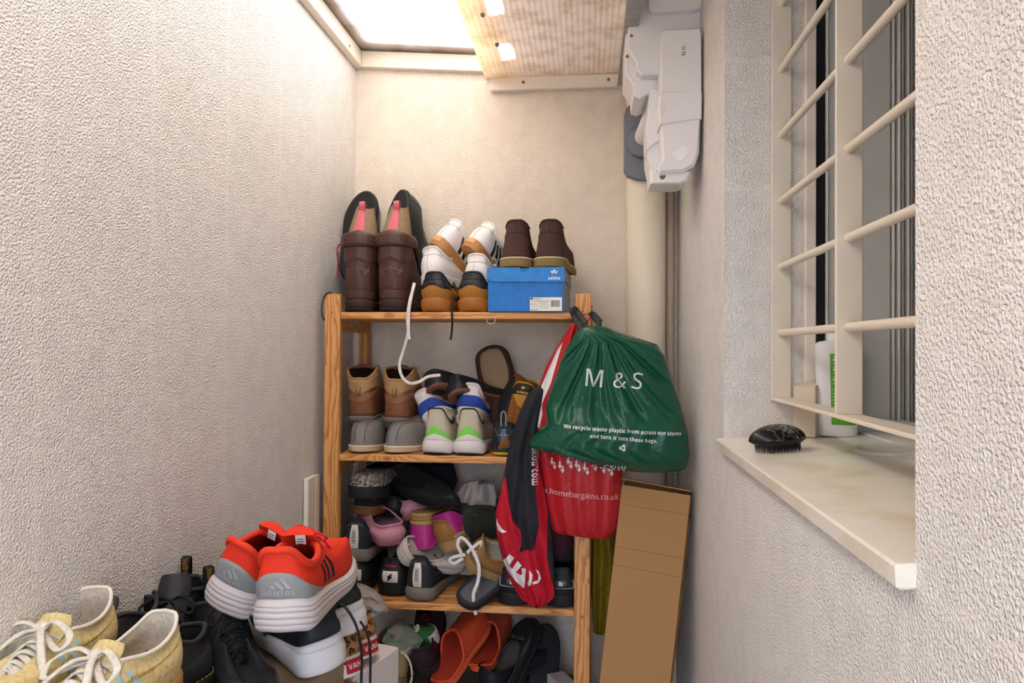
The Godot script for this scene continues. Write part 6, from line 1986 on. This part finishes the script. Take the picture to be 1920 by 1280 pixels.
func black_derby(label: String, foot: float, tall: bool) -> Shoe:
	var h := 0.15 if tall else 0.1
	var s := shoe("lace_up_boot" if tall else "brogue_shoe", label, "black lace-up boots on the heap", {"long": 0.285, "foot": foot, "heel": 0.04, "ball": 0.049, "thick": 0.032, "thin": 0.02, "spring": 0.008, "ramp": 1.7, "toebox": 0.05, "e1": 0.22, "bulge": 0.05, "collar": [Vector3(0.01, 0, h), Vector3(0.025, 0.022, h), Vector3(0.09, 0.036, h - 0.008), Vector3(0.18, 0.041, h - 0.012), Vector3(0.27, 0.036, h - 0.002), Vector3(0.33, 0.024, h), Vector3(0.38, 0.016, h - 0.02), Vector3(0.46, 0.013, lerpf(h, 0.085, 0.6)), Vector3(0.56, 0.01, 0.078), Vector3(0.58, 0, 0.076)]})
	var hide := mat("26272a", 0.32, "leather", 0.7)
	var dull := mat("2a2b2e", 0.5, "leather", 0.9)
	s.upper(hide, 96, 22)
	s.lining(mat("17181b", 0.85, "suede"))
	s.collar_edge(dull, 0.004)
	s.sole(mat("1c1b1c", 0.55), [Vector2(0, -0.004), Vector2(0.12, 0.0), Vector2(0.3, 0.002), Vector2(0.33, 0.0), Vector2(0.4, 0.002), Vector2(0.43, 0.0), Vector2(0.5, 0.002), Vector2(0.9, 0.003), Vector2(1, 0.001)])
	var wl := []
	for k in 73: 
		var e := s.edge(-1.0 + k / 36.0, 0.0015)
		e.y = s.sole_top(clampf(e.z / s.long, 0, 1)) + 0.0008
		wl.append(e)
	var st := Shape.new()
	for k in 72:
		if k % 1 == 0: st.tube([wl[k], wl[k].lerp(wl[k + 1], 0.6)], 0.0009, 5)
	s.add("welt_stitching", st, mat("a58b3f", 0.6))
	s.band("heel_counter", dull, -0.42, 0.42, func(_x): return 0.02, func(x): return (0.45 if tall else 0.62) + 0.12 * cos(x * 7.0), 0.002)
	s.band("toe_cap", dull, 0.72, 1.28, func(_x): return 0.02, func(x): return 0.5 + 0.12 * (1.0 - smoothstep(0.0, 0.28, absf(x - 1.0))), 0.0018)
	var holes := Shape.new()
	for k in 15:
		var x := -0.4 + k * 0.8 / 14.0
		holes.lathe([Vector2(0.0013, 0.0), Vector2(0.0001, 0.0004)], Transform3D(Basis(), s.on(x, (0.36 if tall else 0.5) + 0.12 * cos(x * 7.0), 0.0022)), 6)
	s.add("perforations", holes, mat("0c0c0d", 0.8))
	s.tongue(dull, Vector3(0, h + 0.03, 0.31 * s.long), 0.028, 0.56, 0.008)
	s.laces(mat("141416", 0.75, "suede", 0.5), 7 if tall else 5, 0.62, 0.93, 0.0026, 0.9, 0.9)
	if tall:
		var loop := Shape.new()
		var t := s.up(0, 1.0)
		loop.tube(s.spline_([t + Vector3(0, -0.02, -0.002), t + Vector3(0, 0.012, -0.006), t + Vector3(0, 0.034, -0.002), t + Vector3(0, 0.03, 0.008), t + Vector3(0, -0.004, 0.005)]), 0.008, 8, 0.22, Vector3(0, 0, 1))
		var lo := s.add("heel_loop", loop, mat("15130f", 0.7))
		obj("lettering", lettering("AirWair", 0.012, func(p: Vector2) -> Vector3: return t + Vector3(p.y * 0.8, 0.018 + p.x * 0.6, 0.0105)), mat("a8862f", 0.5), lo)
	return s

func white_soled(label: String, foot: float) -> Shoe:
	var s := shoe("black_sneaker", label, "black sneakers with thick white soles", {"long": 0.28, "foot": foot, "heel": 0.042, "ball": 0.049, "thick": 0.042, "thin": 0.028, "spring": 0.012, "inset": 0.005, "bulge": 0.03, "collar": low_collar(0.115, 0.08, 0.092, 0.62)})
	var cloth := mat("18191c", 0.7, "mesh", 0.5)
	s.upper(cloth)
	s.lining(mat("121316", 0.9))
	s.collar_edge(cloth, 0.005)
	s.sole(mat("e2dfde", 0.45), [Vector2(0, -0.004), Vector2(0.1, 0.002), Vector2(0.35, 0.004), Vector2(0.4, 0.0025), Vector2(0.7, 0.004), Vector2(0.92, 0.001), Vector2(1, -0.002)])
	s.band("foam_rise", mat("e2dfde", 0.45), -0.42, 0.42, func(_x): return 0.0, func(x): return 0.22 - 0.2 * smoothstep(0.15, 0.42, absf(x)), 0.004)
	s.band("heel_panel", mat("222428", 0.5), -0.2, 0.2, func(_x): return 0.24, func(_x): return 0.6, 0.002)
	s.tongue(cloth, Vector3(0, 0.125, 0.32 * s.long), 0.028, 0.6, 0.009)
	s.laces(mat("141518", 0.8), 5, 0.62, 0.93, 0.0024, 0.5)
	return s

func canvas_shoe(label: String, foot: float) -> Shoe:
	var s := shoe("leopard_sneaker", label, "leopard print canvas sneakers", {"long": 0.26, "foot": foot, "heel": 0.035, "ball": 0.043, "thick": 0.036, "thin": 0.03, "spring": 0.005, "collar": low_collar(0.088, 0.066, 0.078)})
	var spots := mat("a8835a", 0.85, "", 1.0, {"uv1_triplanar": true, "uv1_scale": Vector3.ONE * 7.0})
	spots.albedo_texture = leopard("leopard_tan", Color(1, 0.93, 0.84), Color(0.16, 0.1, 0.07), Color(0.7, 0.52, 0.36))
	s.upper(spots)
	s.lining(mat("bdb0a0", 0.9))
	s.collar_edge(mat("2a201b", 0.8), 0.002)
	s.sole(mat("dcd3cc", 0.55), FLAT_SOLE)
	s.sole(mat("2a2220", 0.6), [Vector2(0, 0.0006), Vector2(0.5, 0.0014), Vector2(1, 0.0006)], 0.68, 0.8, "foxing_line")
	var lb := []
	for k in 3:
		var line := PackedVector3Array()
		for j in 9:
			var e := s.edge((j - 4) * 0.022, 0.0028)
			e.y = lerpf(0.009, 0.033, k / 2.0)
			line.append(e)
		lb.append(line)
	var t := Shape.new()
	t.rows(lb)
	var tg := s.add("heel_label", t, mat("b01b2e", 0.5), null, "red rubber label", false)
	obj("lettering", lettering("VANS", 0.009, func(p: Vector2) -> Vector3:
		var e := s.edge(-p.x * 4.4, 0.0036)
		e.y = 0.021 + p.y
		return e, "Droid Sans", 700), mat("ead9d6", 0.5), tg)
	s.tongue(spots, Vector3(0, 0.105, 0.33 * s.long), 0.025)
	s.laces(mat("d9d0c6", 0.8), 5, 0.62, 0.93, 0.0022)
	return s

func heap() -> void:
	# bench and boxes that carry the heap, below the frame
	var b := thing("shoe_bench", "low pine bench under the heap of shoes by left wall", "bench", "", Vector3(-0.575, 0, -0.86))
	var top := EYE - 0.64
	for k in 4:
		obj("slat", span(Vector3(-0.14 + k * 0.07, top - 0.02, -0.53), Vector3(-0.075 + k * 0.07, top, 0.46), 0.002), wood(false), b)
	for x in [-0.12, 0.11]:
		for z in [-0.5, 0.43]:
			obj("leg", span(Vector3(x - 0.02, 0.002, z - 0.02), Vector3(x + 0.02, top - 0.0205, z + 0.02), 0.002), wood(true), b)
	var card := mat("a08a70", 0.8, "worn")
	var boxes := [["brown shoe box under the pale yellow sneakers", Vector3(-0.575, top, -0.74), Vector3(0.27, 0.195, 0.28)], ["brown shoe box under black boots on the bench", Vector3(-0.575, top, -1.16), Vector3(0.27, 0.1, 0.26)]]
	for q in boxes:
		var bb := thing("cardboard_shoe_box", q[0], "shoe box", "shoe boxes under the heap", q[1] + Vector3(0, 0.0006, 0))
		var d: Vector3 = q[2]
		obj("body", span(Vector3(-d.x / 2, 0, -d.z / 2), Vector3(d.x / 2, d.y - 0.03, d.z / 2), 0.002), card, bb)
		obj("lid", span(Vector3(-d.x / 2 - 0.003, d.y - 0.03, -d.z / 2 - 0.003), Vector3(d.x / 2 + 0.003, d.y, d.z / 2 + 0.003), 0.002), card, bb)
	put(orange_sneaker("bright orange sneaker in front with grey heel and white sole", 1.0), P(526, 1193, 1.0), Vector3(-0.07, 0.0, -1), Vector3(-0.04, 1, 0))
	put(orange_sneaker("bright orange sneaker behind, tilted against left wall", -1.0), P(402, 1150, 1.1), Vector3(0.2, 0.0, -1), Vector3(0.36, 1, 0.05))
	put(yellow_sneaker("pale yellow suede sneaker with white laces, nearer the wall", -1.0), P(196, 1232, 0.99), Vector3(0.06, 0.0, 1), Vector3(-0.05, 1, 0))
	put(yellow_sneaker("pale yellow suede sneaker with white laces, beside black brogue", 1.0), P(318, 1284, 0.95), Vector3(-0.16, 0.0, 1), Vector3(-0.05, 1, 0))
	put(black_derby("black leather brogue shoe right of the yellow sneakers", -1.0, false), P(388, 1292, 1.06), Vector3(-0.25, 0.0, 1), Vector3(-0.2, 1, 0))
	put(black_derby("black leather brogue shoe behind the yellow sneakers at the wall", 1.0, false), P(282, 1232, 1.13), Vector3(-0.1, 0.0, 1), Vector3(-0.1, 1, 0))
	put(black_derby("black lace-up boot with yellow welt stitching under orange sneakers", 1.0, true), P(385, 1262, 1.2), Vector3(0.72, 0.0, 0.7), Vector3(0.0, 1, 0))
	put(black_derby("black lace-up boot with gold lettered heel loop at the wall", -1.0, true), P(352, 1236, 1.24), Vector3(0.3, 0.0, 1), Vector3(0.0, 1, 0))
	put(white_soled("black sneaker with thick white sole under front orange sneaker", 1.0), P(622, 1264, 1.15), Vector3(-0.75, 0.06, -0.66), Vector3(-0.12, 1, 0.06))
	put(white_soled("black sneaker with thick white sole behind beside plastic bag", -1.0), P(658, 1196, 1.3), Vector3(-0.7, 0.06, -0.75), Vector3(-0.2, 1, 0.0))
	put(canvas_shoe("leopard print sneaker with red label, nearer the white soles", -1.0), P(668, 1268, 1.3), Vector3(-0.85, -0.2, -0.5))
	put(canvas_shoe("leopard print sneaker with red label, next to golden boot", 1.0), P(700, 1232, 1.42), Vector3(-0.85, -0.2, -0.5))
	tag(obj("white_box", bx(Vector3.ZERO, Vector3(0.05, 0.12, 0.16), 0.002), mat("d5cdc6", 0.6)), "white carton edge under leopard print sneakers", "carton").transform = Transform3D(Basis(Vector3.UP, -0.3), P(688, 1292, 1.44))
	var c := Shape.new()
	c.tube(spline([P(628, 1128, 1.15), P(645, 1136, 1.13), P(662, 1160, 1.12), P(673, 1190, 1.12), P(678, 1230, 1.13), P(677, 1290, 1.14)], 50), 0.0022, 8)
	c.tube(spline([P(676, 1165, 1.2), P(688, 1186, 1.18), P(694, 1220, 1.18), P(694, 1290, 1.18)], 40), 0.0022, 8)
	tag(obj("black_lace", c.mesh(), mat("151517", 0.7)), "long black lace hanging from orange sneakers over leopard print sneakers", "shoelace")

func _ready() -> void:
	setup()
	room()
	rack()
	top_shelf()
	middle_shelf()
	third_shelf()
	bottom_shelf()
	bags()
	heap()
